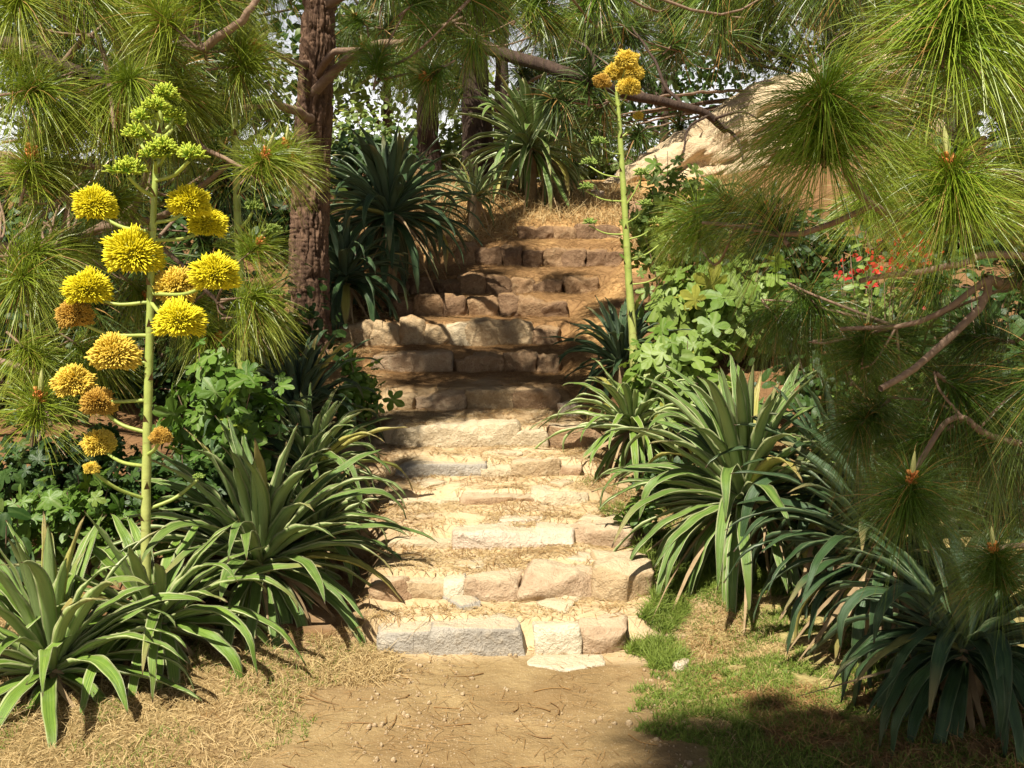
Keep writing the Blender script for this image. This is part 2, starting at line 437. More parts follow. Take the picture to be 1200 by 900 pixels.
# ------------------------------------------------------------------ steps data & terrain
# distance, foot pixel row, top pixel row, blocks (left px, right px, kind, top offset px, depth m)
STEPS = [
 (6.26, 772, 735, [(440,505,'grey',3,.30),(503,628,'grey',0,.34),(626,680,'mortar',-1,.22),(676,734,'mauve',-3,.33)]),
 (6.68, 706, 678, [(432,478,'brown',5,.25),(475,526,'tan',4,.26),(523,546,'mortar',2,.24),(543,612,'mauve',1,.32),(608,702,'mauve',-3,.36),(697,766,'tan',-9,.46)]),
 (7.32, 643, 622, [(455,533,'cream',14,.25),(531,634,'pink',1,.36),(630,674,'pink',0,.38),(670,742,'mauve',-2,.40)]),
 (7.98, 593, 579, [(455,545,'cream',9,.3),(540,628,'brown',1,.26),(624,692,'cream',0,.3)]),
 (8.47, 561, 543, [(462,568,'grey',1,.28),(563,604,'cream',2,.24),(600,660,'tan',-2,.3),(655,684,'brown',4,.3)]),
 (9.02, 526, 500, [(453,562,'cream',0,.28),(557,608,'cream',-7,.24),(602,642,'cream',4,.26),(640,702,'brown',1,.24)]),
 (9.85, 481, 456, [(456,490,'tan',1,.24),(485,548,'mauve',4,.26),(544,606,'tan',-2,.26),(602,657,'brown',2,.24)]),
 (10.9, 437, 415, [(436,532,'mauve',0,.3),(530,546,'brown',6,.2),(543,592,'brown',-3,.26),(588,632,'brown',0,.26),(628,657,'brown',3,.24)]),
 (11.75, 405, 376, [(396,437,'tan',1,.3),(434,470,'tan',0,.3),(466,500,'tan',-1,.3),(496,526,'tan',1,.3),(522,552,'cream',0,.3),(547,588,'tan',-3,.3),(584,626,'tan',0,.3),(622,658,'brown',2,.3)]),
 (12.5, 372, 349, [(453,486,'brown',2,.3),(482,520,'tan',0,.3),(516,550,'brown',-2,.3),(546,584,'tan',1,.3),(580,610,'brown',-1,.3),(606,640,'tan',1,.3),(636,668,'brown',2,.3)]),
 (13.4, 345, 325, [(453,480,'brown',3,.3),(476,510,'brown',0,.3),(506,540,'brown',1,.3),(536,570,'tan',-2,.3),(566,600,'brown',0,.3),(596,630,'tan',-1,.3),(626,662,'brown',1,.3),(658,702,'tan',-2,.3)]),
 (14.2, 313, 290, [(533,562,'tan',-2,.32),(558,590,'brown',0,.3),(586,614,'brown',-2,.3),(610,640,'brown',1,.3),(636,664,'tan',-3,.3),(660,690,'brown',1,.3),(686,712,'brown',0,.3),(708,732,'brown',2,.3)]),
 (14.9, 281, 265, [(606,630,'brown',0,.3),(626,652,'brown',-2,.3),(648,676,'tan',0,.3),(672,700,'brown',-2,.3),(696,728,'brown',0,.3)]),
]
STEP_LABELS = [
 ('lowest wide grey slab step with cream mortar patch beside bare dirt path', 'step'),
 ('second step up from the dirt path, with big tan corner block at its right end', 'step'),
 ('smooth pink flagstone step above the one with tan corner block', 'step'),
 ('thin low sandy step, mostly buried in litter, between pink slab and blue grey stone', 'step'),
 ('sunlit step with one long blue grey stone at its left', 'step'),
 ('uppermost brightly sunlit cream step with a pointed pale stone in its middle', 'step'),
 ('lower of the two dim brown steps just above the bright cream one', 'step'),
 ('shaded step with one long reddish stone, just below the widest row of upright tan blocks', 'step'),
 ('widest step faced with a row of upright tan blocks, starting beside the thick pine trunk', 'step'),
 ('dim step directly above the widest row of tan blocks', 'step'),
 ('fourth step from the top, long row of small rubble stones', 'step'),
 ('second step from the top, tall dark rubble row with pale left end block', 'step'),
 ('topmost and shortest step below the straw covered slope', 'step'),
]
STEP_LABELS[10] = ('third step from the top, long low row of small rubble stones', 'step')
SY, SB, ST_, SCX, SHW = [], [], [], [], []
for (Y, yb, yt, bl) in STEPS:
    x0, x1 = P(bl[0][0], yb, Y)[0], P(bl[-1][1], yb, Y)[0]
    SY.append(Y); SB.append(P(600, yb, Y)[2]); ST_.append(P(600, yt, Y)[2])
    SCX.append((x0 + x1) / 2); SHW.append((x1 - x0) / 2)
SY, SB, ST_, SCX, SHW = map(np.array, (SY, SB, ST_, SCX, SHW))
off0 = SB[0]
SHW[2] = 0.86; SCX[2] = 0.0; SHW[3] = 0.85; SCX[3] = -0.05

ENV_Y = [-40, 0, 5, 6.2, 7, 8, 9, 10, 12, 13, 14, 15, 16, 18, 22, 30, 60, 140]
ENV_Z = [-0.6, -0.05, 0, 0, 0.14, 0.42, 0.74, 1.02, 1.62, 1.98, 2.4, 2.85, 3.3, 3.75, 4.1, 4.5, 5.4, 7]

def ground(x, Y, masks=False):
    x, Y = np.broadcast_arrays(np.asarray(x, float), np.asarray(Y, float))
    env = np.interp(Y, ENV_Y, ENV_Z)
    cx = np.interp(Y, np.concatenate(([3], SY, [16.5])), np.concatenate(([-0.15], SCX, [1.0])))
    hw = np.interp(Y, np.concatenate(([3, 6.2], SY, [16.5])), np.concatenate(([0.9, 0.85], SHW, [0.6])))
    d = x - cx
    up = sstep(6.2, 8.5, Y)
    left = np.clip(-d - hw, 0, 4) * (0.06 + 0.04 * up)
    right = np.clip(d - hw, 0, 4) * (0.03 + 0.13 * sstep(7.5, 11, Y))
    side = env + (left + right) * sstep(30, 15, Y) * sstep(3, 6.5, Y)
    side = side + (fbm(x * 1.3, Y * 1.3, 0, 3, 5) - 0.5) * 0.14 * sstep(3, 6.5, Y)
    z = np.zeros_like(Y)
    inp = (Y >= SY[0] + 0.17)
    idx = np.clip(np.searchsorted(SY + 0.17, Y, side='right') - 1, 0, 12)
    nxt = np.clip(idx + 1, 0, 12)
    y0, y1 = SY[idx], np.where(idx < 12, SY[nxt], 16.5)
    z0, z1 = ST_[idx] - 0.035, np.where(idx < 12, SB[nxt] + 0.01, 3.4)
    tt = np.clip((Y - y0) / (y1 - y0 + 1e-6), 0, 1)
    tread = z0 + (z1 - z0) * tt**0.9
    bump = (fbm(x * 3, Y * 3, 0, 4, 21) - 0.5) * 0.06 * np.minimum(tt * 3, 1)
    path = np.where(inp, tread + bump, env * 0 + np.interp(Y, [-40, 0, 5, 7], [-0.6, -0.05, 0, off0]) )
    w = np.where(Y < SY[0] + 0.17, sstep(0.5, -0.1, np.abs(d) - hw), sstep(0.16, 0.0, np.abs(d) - hw + 0.02))
    w = w * sstep(17.0, 15.5, Y)
    z = side * (1 - w) + path * w
    z = z + (fbm(x * 7, Y * 7, 0, 3, 9) - 0.5) * 0.03
    if not masks:
        return z
    ns = (fbm(x * 2.2, Y * 2.2, 0, 4, 31) - 0.5)
    sandf = sstep(0.35, -0.15, np.abs(d) - hw + ns * 0.9) * sstep(10.6, 9.3, Y + ns * 1.5) 
    sandf = np.maximum(sandf, sstep(0.7, -0.2, np.abs(d + 0.25) - 1.1 + ns * 1.2) * sstep(6.4, 6.0, Y))
    lawn = sstep(-0.1, 0.5, d - hw + ns) * sstep(9.2, 8.0, Y)
    lawn = np.maximum(lawn, sstep(0.1, 0.6, -d - hw + ns) * sstep(6.6, 6.0, Y) * 0.5)
    straw = sstep(0.3, 0.0, np.abs(d) - hw - 0.3 + ns) * sstep(8, 10.5, Y)
    straw = straw * (0.25 + 0.75 * sstep(0.0, 0.4, np.abs(d) - hw))
    straw = np.maximum(straw, sstep(14.3, 15.2, Y + ns) * sstep(2.6, 1.6, np.abs(d) + ns))
    return z, sandf, lawn, straw

def gz(x, Y):
    return float(ground(x, Y))

def axis(parts):
    a = [np.linspace(s, e, n, endpoint=False) for (s, e, n) in parts]
    return np.concatenate(a + [np.array([parts[-1][1]])])

def build_ground():
    xs = axis([(-160, -20, 14), (-20, -5, 30), (-5, -2.6, 40), (-2.6, 2.6, 170), (2.6, 5, 40), (5, 20, 30), (20, 160, 14)])
    ys = axis([(-60, -4, 12), (-4, 3.6, 20), (3.6, 9.5, 210), (9.5, 17, 190), (17, 30, 40), (30, 200, 30)])
    X, Y = np.meshgrid(xs, ys)
    z, a, b, c = ground(X, Y, True)
    mb = MB()
    nx, ny = len(xs), len(ys)
    i = np.arange(ny - 1)[:, None]; j = np.arange(nx - 1)[None, :]
    f = np.stack((i * nx + j, i * nx + j + 1, (i + 1) * nx + j + 1, (i + 1) * nx + j), -1).reshape(-1, 4)
    col = np.stack((a, b, c, np.ones_like(a)), -1).reshape(-1, 4)
    mb.add(np.stack((X, Y, z), -1).reshape(-1, 3), f, col)
    tag(link('ground', mb.mesh('ground', M_GROUND)), kind='structure')
build_ground()

# ------------------------------------------------------------------ stones
def box_grid(nx, ny, nz):
    """closed subdivided unit box [-1,1]^3"""
    vs, idx, faces = [], {}, []
    def vid(p):
        k = tuple(np.round(p, 5))
        if k not in idx:
            idx[k] = len(vs); vs.append(p)
        return idx[k]
    def side(f, n, m):
        g = [[vid(f(-1 + 2 * i / n, -1 + 2 * j / m)) for j in range(m + 1)] for i in range(n + 1)]
        for i in range(n):
            for j in range(m):
                faces.append((g[i][j], g[i + 1][j], g[i + 1][j + 1], g[i][j + 1]))
    side(lambda a, b: (a, -1, b), nx, nz); side(lambda a, b: (-a, 1, b), nx, nz)
    side(lambda a, b: (-1, -a, b), ny, nz); side(lambda a, b: (1, a, b), ny, nz)
    side(lambda a, b: (a, b, 1), nx, ny); side(lambda a, b: (-a, b, -1), nx, ny)
    return np.array(vs, float), np.array(faces)
_bg = {}
def stone_mesh(sx, sy, sz, seed, rough=1.0, rnd=0.25):
    key = (min(26, max(6, int(sx / 0.022))), min(16, max(5, int(sy / 0.03))), min(14, max(6, int(sz / 0.022))))
    if key not in _bg: _bg[key] = box_grid(*key)
    v, f = _bg[key]
    v = v.copy()
    hs = np.array((sx, sy, sz)) / 2
    r = min(hs) * rnd
    p = v * hs
    q = np.clip(p, -(hs - r), hs - r)
    d = p - q
    L = np.linalg.norm(d, axis=1)[:, None]
    n = np.where(L > 1e-6, d / (L + 1e-9), 0)
    p = q + n * np.minimum(L, r)
    cen = p / (np.linalg.norm(p, axis=1)[:, None] + 1e-9)
    o = seed * 3.17
    fx = (p[:, 0] * 4 + o, p[:, 1] * 4 + o, p[:, 2] * 4)
    lo = np.stack([fbm(fx[0], fx[1], fx[2] + k * 7.7, 3, 40 + k) - 0.5 for k in range(3)], -1)
    p = p + lo * 0.10 * rough * min(1.0, sz / 0.13)
    # chipped facets
    rr = np.random.default_rng(seed)
    for _ in range(9):
        nn = rr.normal(size=3); nn[0] *= 0.45; nn[1] -= 0.7; nn[2] += 0.25; nn /= np.linalg.norm(nn)
        lim = np.abs(nn) @ hs * rr.uniform(0.62, 0.93)
        ex = np.clip(p @ nn - lim, 0, None)
        p = p - ex[:, None] * nn * 0.85
    hi = fbm(p[:, 0] * 16 + o, p[:, 1] * 16, p[:, 2] * 16, 4, 60) - 0.5
    p = p + cen * (hi * 0.045 * rough)[:, None]
    mb = MB(); c = np.zeros((len(p), 4)); c[:, 0] = hi + 0.5; c[:, 3] = 1
    mb.add(p, f, c)
    return mb

seed = 100
for k, (Y, yb, yt, bl) in enumerate(STEPS):
    lab, cat = STEP_LABELS[k]
    root = thing('stone_step', lab, cat, (SCX[k], Y, SB[k]), 'stone steps up the slope')
    for (x0, x1, kind, dy, dep) in bl:
        seed += 1
        rs = np.random.default_rng(seed)
        a, b = P(x0, yt + dy, Y), P(x1, yb, Y)
        zt = a[2] + (rs.uniform(-0.02, 0.03) if k > 5 else 0); zb = b[2] - 0.10
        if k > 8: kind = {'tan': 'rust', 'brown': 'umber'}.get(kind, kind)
        sx = b[0] - a[0] + (0.012 if k < 6 else -0.012)
        yo = Y + rs.uniform(-0.015, 0.03) - (0.02 if k > 5 else 0)
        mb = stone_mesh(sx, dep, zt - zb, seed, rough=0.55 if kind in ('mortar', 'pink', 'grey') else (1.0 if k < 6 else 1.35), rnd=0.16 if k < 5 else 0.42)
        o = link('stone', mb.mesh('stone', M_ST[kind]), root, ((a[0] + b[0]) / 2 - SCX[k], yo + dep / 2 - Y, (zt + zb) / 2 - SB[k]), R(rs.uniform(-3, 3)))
    if k == 0:
        mb = stone_mesh(0.44, 0.30, 0.05, 77, 0.5, 0.4)
        a = P(662, 776, 6.16)
        link('mortar_patch', mb.mesh('mortar_patch', M_ST['mortar']), root, (a[0] - SCX[k], -0.12, 0.015), 0.05)

for (k, px, py, sx, sy, kind) in [(1, 560, 668, .34, .22, 'cream'), (1, 690, 668, .3, .2, 'pink'), (2, 610, 612, .36, .26, 'pink'), (2, 700, 610, .3, .24, 'cream'), (3, 500, 601, .3, .2, 'cream'), (4, 590, 535, .3, .2, 'cream'), (0, 660, 712, .32, .2, 'cream'), (0, 540, 716, .3, .18, 'grey'), (2, 490, 634, .26, .2, 'tan'), (3, 660, 570, .3, .2, 'tan')]:
    seed += 1
    p = P(px, py, STEPS[k][0] + 0.32)
    r_ = bpy.data.objects[[o.name for o in bpy.data.objects if o.name.startswith('stone_step')][k]]
    mb = stone_mesh(sx, sy, 0.08, seed, 0.7, 0.3)
    link('stone', mb.mesh('stone', M_ST[kind]), r_, (p[0] - SCX[k], 0.42, gz(p[0], STEPS[k][0] + 0.42) - SB[k] - 0.03), seed)

# loose rocks at the upper right beside the top step
for i, (px, py, Y, s, kind, lab) in enumerate([
    (752, 252, 15.3, 0.30, 'brown', 'brown rock right of the topmost step behind the flower stalk'),
    (790, 240, 15.8, 0.34, 'tan', 'tan rock at the foot of the pale sandstone boulder'),
    (700, 207, 16.4, 0.16, 'pink', 'small pale stone lying on straw slope left of boulder'),
    (668, 470, 9.6, 0.16, 'pink', 'pale pinkish stone at right edge of the shaded steps'),
    (798, 762, 6.0, 0.07, 'pink', 'fist sized pale pebble in lawn right of lowest step')]):
    p = P(px, py, Y)
    mb = stone_mesh(s * 1.4, s, s * 0.9, 300 + i, 1.2, 0.45)
    tag(link('rock', mb.mesh('rock', M_ST[kind]), None, (p[0], Y, gz(p[0], Y) + s * 0.22), i), lab, 'rock')

# boulders
def boulder(name, label, c, rad, tilt, seed, rough=0.5):
    import bmesh
    bm = bmesh.new()
    bmesh.ops.create_icosphere(bm, subdivisions=6, radius=1.0)
    v = np.array([x.co[:] for x in bm.verts]); f = np.array([[q.index for q in x.verts] for x in bm.faces])
    bm.free()
    n = v.copy()
    # superellipsoid gives broad faces
    v = np.sign(v) * np.abs(v)**0.8
    v = v * np.array(rad)
    lo = fbm(v[:, 0] * 0.55 + seed, v[:, 1] * 0.55, v[:, 2] * 0.55, 4, seed) - 0.5
    st = fbm(v[:, 0] * 1.2 + seed, v[:, 1] * 1.2, v[:, 2] * 4.5, 4, seed + 9) - 0.5
    hi = fbm(v[:, 0] * 6, v[:, 1] * 6, v[:, 2] * 6, 4, seed + 4) - 0.5
    hi = hi - 1.1 * np.clip(0.10 - np.abs(fbm(v[:, 0] * 0.8 + 3, v[:, 1] * 0.8, v[:, 2] * 2.4, 3, seed + 14) - 0.5), 0, 1) / 0.10
    v = v + n * (lo * 1.5 * rough + st * 0.26 + hi * 0.2)[:, None]
    ct, s_ = math.cos(tilt), math.sin(tilt)
    v = np.stack((v[:, 0] * ct - v[:, 2] * s_, v[:, 1], v[:, 0] * s_ + v[:, 2] * ct), -1)
    mb = MB(); mb.add(v, f)
    return tag(link(name, mb.mesh(name, M_BOULDER), None, tuple(c)), label, 'boulder')
boulder('boulder', 'long pale sandstone boulder sloping up to the right above the steps', P(850, 182, 18.6), (2.45, 1.5, 0.74), R(28), 3, 0.42)
boulder('boulder', 'upright pale sandstone boulder behind the right hand pine, past a dark gap', P(1075, 105, 18.9), (1.05, 1.2, 1.3), R(-6), 8, 0.4)

# ------------------------------------------------------------------ pines
def tuft_mesh(elev, N, w, seed, droop=0.5, L=0.40, mat=M_NEEDLE, segs=4, ball=False, lod_near=False):
    r = np.random.default_rng(seed)
    e = R(elev)
    ax = np.array((math.cos(e), 0, math.sin(e)))
    u = np.array((0, 1.0, 0)); wv = np.cross(ax, u)
    sl = 0.20
    s = r.random(N)**0.7
    phi = np.radians(np.where(s > 0.85, r.uniform(8, 75, N), r.uniform(35, 108, N)))
    if ball:
        phi = np.arccos(r.uniform(-0.55, 0.97, N)); s = r.random(N)
    th = r.uniform(0, 2 * math.pi, N)
    d = ax[None, :] * np.cos(phi)[:, None] + (u[None, :] * np.cos(th)[:, None] + wv[None, :] * np.sin(th)[:, None]) * np.sin(phi)[:, None]
    base = ax[None, :] * (s * sl)[:, None]
    Ls = L * r.uniform(0.72, 1.1, N)
    mb = MB()
    bend = r.normal(size=(N, 3)) * 0.06
    rand = r.random(N)
    ribbons(mb, base, d, Ls, w, droop * r.uniform(0.6, 1.3, N), segs, 0.3, rand, 0, bend, r.normal(size=(N, 3)))
    pts = np.stack([ax * t for t in np.linspace(-0.015 if lod_near else -0.1, sl, 5)])
    tube(mb, pts, np.linspace(0.010, 0.006, 5), 6, (0.5, 0, 0, 1), 1)
    return mb.mesh('needle_tuft', [mat, M_TWIG])

def cone_mesh(seed, candle=True):
    r = np.random.default_rng(seed)
    mb = MB()
    a = np.linspace(0, math.pi, 5); 
    for i in range(26):
        th, z = r.uniform(0, 6.28), r.uniform(-0.01, 0.045)
        d = np.array((math.cos(th), math.sin(th), 0.45))
        b = np.array((0, 0, z))
        pts = b + d[None, :] * np.linspace(0.003, 0.030, 4)[:, None]
        tube(mb, pts, np.array((0.006, 0.011, 0.010, 0.003)), 6, (r.random(), 0, 0, 1))
    if candle:
        h = r.uniform(0.05, 0.13)
        pts = np.stack([np.array((0, 0, z)) for z in np.linspace(0.03, 0.05 + h, 5)])
        tube(mb, pts, np.array((0.010, 0.013, 0.012, 0.009, 0.002)), 7, (0.3, 0, 1, 1))
    return mb.mesh('pollen_cone', M_CONE)
CONES = [cone_mesh(500 + i, i % 3 != 2) for i in range(5)]

ELEVS = (75, 40, 5, -35)
NEAR = ('near', 'ball', 'shadeball')
TUFTS = {}
for lod, N, w, mat, segs in (('near', 640, 0.0030, M_NEEDLE_SH, 6), ('shadeball', 1200, 0.0028, M_NEEDLE_SH, 6), ('ball', 1500, 0.0027, M_NEEDLE_R, 6), ('mid', 460, 0.0046, M_NEEDLE, 4), ('top', 420, 0.0052, M_NEEDLE_D, 4), ('far', 190, 0.010, M_NEEDLE_B, 3)):
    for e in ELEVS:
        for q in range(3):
            TUFTS[(lod, e, q)] = tuft_mesh(e, N, w, hash_seed := (len(TUFTS) * 13 + 5), droop={'near': 0.36, 'ball': 0.44, 'shadeball': 0.40, 'top': 0.36}.get(lod, 0.32), mat=mat, segs=segs, L=0.33 if lod in NEAR else 0.37, ball=lod in NEAR[1:], lod_near=lod in NEAR)

class Pine:
    def __init__(s, label, base, group='pine trees around the steps'):
        s.b = np.array(base, float)
        s.root = thing('pine_tree', label, 'tree', s.b, group)
        s.nodes = []
        s.tw = MB(); s.ntw = 0
        s.rr = random.Random(int(abs(base[0]) * 100 + abs(base[1]) * 10))
    def trunk(s, pts, r0, r1, mat=M_BARK, sides=36, dens=40, bark=0.16, bs=10, seed=1):
        p = smooth_path(np.array(pts), max(12, int(dens * np.linalg.norm(np.array(pts[-1]) - pts[0]) / 2)))
        rad = np.linspace(r0, r1, len(p))
        rad[:6] *= np.linspace(1.25, 1.0, 6)
        mb = MB(); tube(mb, p, rad, sides, None, 0, bark, bs, seed)
        link('trunk', mb.mesh('trunk', mat, off=s.b), s.root)
    def branch(s, pts, r0, r1, mat=M_TWIG, nodes=True):
        n = max(8, int(np.linalg.norm(np.array(pts[-1]) - pts[0]) / 0.08))
        p = smooth_path(np.array(pts), n)
        wob = np.stack([fbm(np.linspace(0, n * 0.25, n) + s.rr.random() * 50, k * 5.0, 0, 2, 3) - 0.5 for k in range(3)], -1)
        p = p + wob * min(r0, 0.03) * 1.6
        mb = MB(); tube(mb, p, np.linspace(r0, r1, n), 9, (0.6, 0, 0, 1))
        link('branch', mb.mesh('branch', mat, off=s.b), s.root)
        if nodes: s.nodes += list(p[2::3])
    def tuft(s, p, elev=None, lod='mid', scale=1.0, cone=None, az=None, twig=True):
        if lod == 'near' and elev == 75: lod = 'ball' if p[2] > 2.0 else 'shadeball'  # lit needle colour high up, shade-coloured needles below
        p = np.array(p, float)
        e = min(ELEVS, key=lambda q: abs(q - (elev if elev is not None else s.rr.choice(ELEVS[:3]))))
        a = R(az) if az is not None else s.rr.uniform(0, 6.28)
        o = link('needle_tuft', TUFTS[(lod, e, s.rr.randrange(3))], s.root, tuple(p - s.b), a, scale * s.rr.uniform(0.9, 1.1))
        ax = np.array((math.cos(R(e)) * math.cos(a), math.cos(R(e)) * math.sin(a), math.sin(R(e))))
        if cone is None: cone = s.rr.random() < 0.3 and lod != 'far'
        if cone:
            c = link('pollen_cone', s.rr.choice(CONES), o)
            c.location = Vector((math.cos(R(e)), 0, math.sin(R(e)))) * 0.19
            c.rotation_euler = (0, R(90 - e) * 0.5, 0)
            c.scale = (1.35,) * 3 if lod not in NEAR else (0.9,) * 3
        if twig and s.nodes:
            nd = np.array(s.nodes)
            q = nd[np.argmin(np.linalg.norm(nd - p, axis=1))]
            L = np.linalg.norm(q - p)
            if 0.06 < L < 2.2:
                b0 = p - ax * 0.02
                mid = (b0 * 0.55 + q * 0.45) - ax * 0.18 * L + np.array((0, 0, -0.06 * L))
                k = 0.55 if lod in NEAR else 1.0
                tw = MB(); tube(tw, smooth_path([q, mid, b0], 8), np.linspace(0.009 + 0.004 * L, 0.007, 8) * k, 6, (0.6, 0, 0, 1))
                link('twig', tw.mesh('twig', M_TWIG, off=s.b), s.root)
    def boughs_to(s, pts, every=4, r0=0.045):
        tr = np.array(s.nodes)
        for q in pts[::every]:
            q = np.array(q, float)
            d = np.linalg.norm(tr[:, :2] - q[:2], axis=1) + 2.0 * np.abs(tr[:, 2] - (q[2] - 0.4))
            a = tr[np.argmin(d)]
            s.branch([a, a * 0.5 + q * 0.5 + np.array((0, 0, 0.12)), q], r0, 0.012)
    def done(s):
        pass

def W(x, y, z): return np.array((x, y, z), float)

# --- pine with the thick trunk beside the steps (left of centre)
tb = P(364, 415, 11.4); tb[2] = gz(tb[0], 11.4) - 0.05
pA = Pine('tall pine with thick reddish ridged trunk standing left of the widest step', tb)
pA.trunk([tb, P(362, 300, 11.4), P(366, 180, 11.4), P(372, 60, 11.4), P(376, -60, 11.4), P(378, -420, 11.4), P(384, -800, 11.4)], 0.205, 0.13, M_BARK, 96, 150, 0.24, 46, 3)
pA.branch([P(366, 110, 11.3), P(420, 62, 10.9), P(480, 45, 10.5), P(545, 20, 10)], 0.055, 0.02)
pA.branch([P(372, 90, 11.3), P(395, 60, 10.6), P(440, 70, 9.8), P(445, 95, 9.3)], 0.04, 0.015)
pA.branch([P(365, 140, 11.2), P(330, 125, 10.6), P(285, 128, 9.8), P(235, 160, 9.2)], 0.05, 0.018)
pA.branch([P(360, 75, 11.3), P(320, 62, 10.6), P(285, 15, 10)], 0.04, 0.015)
pA.branch([P(378, 10, 11.4), P(460, -40, 10.6), P(560, -60, 10), P(680, -50, 9.6)], 0.06, 0.02)
pA.branch([P(378, -60, 11.4), P(330, -120, 10.4), P(260, -160, 9.4)], 0.06, 0.02)
for (x, y, Y, e, sc, c) in [(440, 92, 9.2, 75, 1.1, 0), (522, 78, 9.3, -35, 1.0, 1), (548, 2, 9.2, 40, 1.35, 0), (478, 10, 9.5, 40, 1.15, 1), (428, 30, 9.9, 40, .6, 1), (432, 62, 9.8, 40, .55, 1),
     (610, 20, 10.6, 40, 1.1, 0), (650, -12, 10.5, 40, 1.1, 0), (690, -5, 10.6, 5, 1.2, 0), (640, 36, 10.8, 40, .75, 1), (505, 30, 10, 5, .9, 0), (590, -30, 9.6, 5, 1.2, 0), (740, -35, 10.6, 5, 1.1, 0),
     (285, 20, 9.8, -35, .9, 0), (250, 150, 9.3, 40, .9, 0), (450, -40, 10, 5, 1.2, 0), (560, 40, 9.9, -35, 0.9, 0), (465, 60, 10.3, -35, .8, 0),
     (700, 20, 11.2, 40, 1.0, 0), (810, -30, 10.4, 5, 1.2, 0), (790, -5, 10.8, 40, 1.1, 0), (860, -15, 10, 5, 1.2, 0), (905, -10, 10.4, 40, 1.1, 1), (960, -20, 10.4, 5, 1.2, 0)]:
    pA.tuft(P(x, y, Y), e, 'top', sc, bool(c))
rA = random.Random(5)
pA.nodes += [tb + (np.array(P(384, -800, 11.4)) - tb) * t for t in np.linspace(.45, 1, 14)]
crown = [W(tb[0] + rA.uniform(-2.4, 0.9), 11.4 + rA.uniform(-2.2, 1.5), rA.uniform(6.2, 9)) for i in range(24)]
for i in range(26):   # unseen tufts added sunward, above the view, to shade the middle steps
    x, y = rA.uniform(-1.1, 0.6), rA.uniform(9.5, 11.2)
    crown.append(shade_spot(x, y, 1.3, rA.uniform(5.2, 6.8)))
pA.boughs_to(crown, 3)
for q in crown:
    pA.tuft(q, rA.choice(ELEVS[:3]), 'far', 1.5, False)
pA.done()

# --- pine whose boughs fill the left edge
bb = W(-5.3, 8.0, gz(-5.3, 8.0) - 0.05)
pB = Pine('sunny long needled pine filling the left edge with drooping boughs and orange cones', bb)
pB.trunk([bb, bb + W(.1, 0, 1.5), bb + W(.05, .1, 3.5), bb + W(.2, 0, 8)], 0.2, 0.1, M_BARK, 28, 40, 0.18, 18, 4)
pB.branch([bb + W(.1, 0, 3.0), P(0, 52, 7.6), P(70, 78, 7.4), P(130, 100, 7.2)], 0.06, 0.03, M_BARK_D)
pB.branch([P(70, 78, 7.4), P(108, 40, 7.3), P(130, 105, 7.1), P(135, 150, 7)], 0.02, 0.012)
pB.branch([bb + W(.1, 0, 2.2), P(20, 185, 7.6), P(60, 197, 7.4), P(118, 196, 7.2)], 0.04, 0.018)
pB.branch([P(40, 195, 7.5), P(75, 225, 7.2), P(110, 235, 7.1)], 0.018, 0.01)
pB.branch([bb + W(.1, 0, 3.6), P(60, -20, 8.2), P(180, 20, 7.8), P(225, 60, 7.4), P(275, 30, 7.2), P(300, 0, 7.2)], 0.05, 0.02)
pB.branch([bb + W(.1, 0, 1.7), P(40, 290, 8.6), P(110, 270, 8.2), P(200, 250, 7.8), P(270, 190, 7.6)], 0.045, 0.016)
pB.branch([P(150, 262, 8.0), P(200, 140, 7.6), P(240, 175, 7.4), P(292, 200, 7.1)], 0.022, 0.012)
pB.branch([P(160, 262, 8.1), P(230, 330, 7.8), P(262, 365, 7.5)], 0.02, 0.012)
pB.branch([bb + W(.1, 0, 1.0), P(-30, 420, 8.2), P(40, 440, 7.6), P(60, 500, 7.2)], 0.035, 0.014)
pB.branch([bb + W(.1, 0, 4.4), P(0, -120, 8), P(120, -150, 7.6), P(260, -160, 7.4), P(330, -150, 7.3)], 0.06, 0.02)
for (x, y, Y, e, az, c) in [(70, -10, 7.0, 5, 0, 0), (15, 10, 7.0, 5, -40, 0), (215, 42, 7.1, 40, 200, 0), (232, 20, 7.3, 75, 0, 0), (135, 100, 7.0, 5, -30, 0), (155, 60, 7.3, 5, 0, 0),
     (12, 110, 6.9, 5, 0, 0), (60, 130, 7.3, -35, 0, 0), (105, 115, 7.2, -35, 0, 1), (28, 222, 7.0, 75, 0, 1), (80, 228, 7.2, 40, 180, 1), (110, 240, 7.6, 5, 0, 0),
     (292, 205, 7.1, 40, 0, 1), (318, 208, 7.2, 40, 20, 1), (330, 200, 7.3, 75, 0, 1), (282, 305, 7.4, 40, 0, 1), (275, 350, 7.4, 5, 0, 0), (275, 372, 7.5, 5, 10, 1), (40, 505, 6.8, 75, 0, 1), (38, 330, 7.0, 5, -90, 0), (10, 300, 6.9, 5, 0, 0),
     (180, 140, 7.7, -35, 0, 0), (120, 30, 7.5, 40, 0, 1), (140, 20, 7.6, 40, 0, 1), (260, 80, 7.5, 5, 0, 0), (262, 60, 7.6, 5, 0, 1), (200, 100, 7.7, -35, 0, 1), (170, 110, 7.4, 5, 0, 0), (20, 165, 7.3, 5, 0, 0), (190, -20, 7.5, 5, 0, 0), (250, -15, 7.6, 5, 0, 0),
     (130, -25, 7.3, 5, 0, 0), (5, 60, 7.2, -35, 0, 0), (200, 340, 7.9, -35, 0, 0), (225, 380, 7.9, -35, 0, 1), (85, 400, 7.5, -35, 0, 1), (65, 270, 7.6, -35, 0, 0), (150, 330, 8.0, -35, 0, 1), (20, 400, 7.4, -35, 0, 0)]:
    pB.tuft(P(x, y, Y), e, 'mid', 0.88 if x > 250 and y > 150 else 1.05, bool(c), az + pB.rr.uniform(-25, 25))
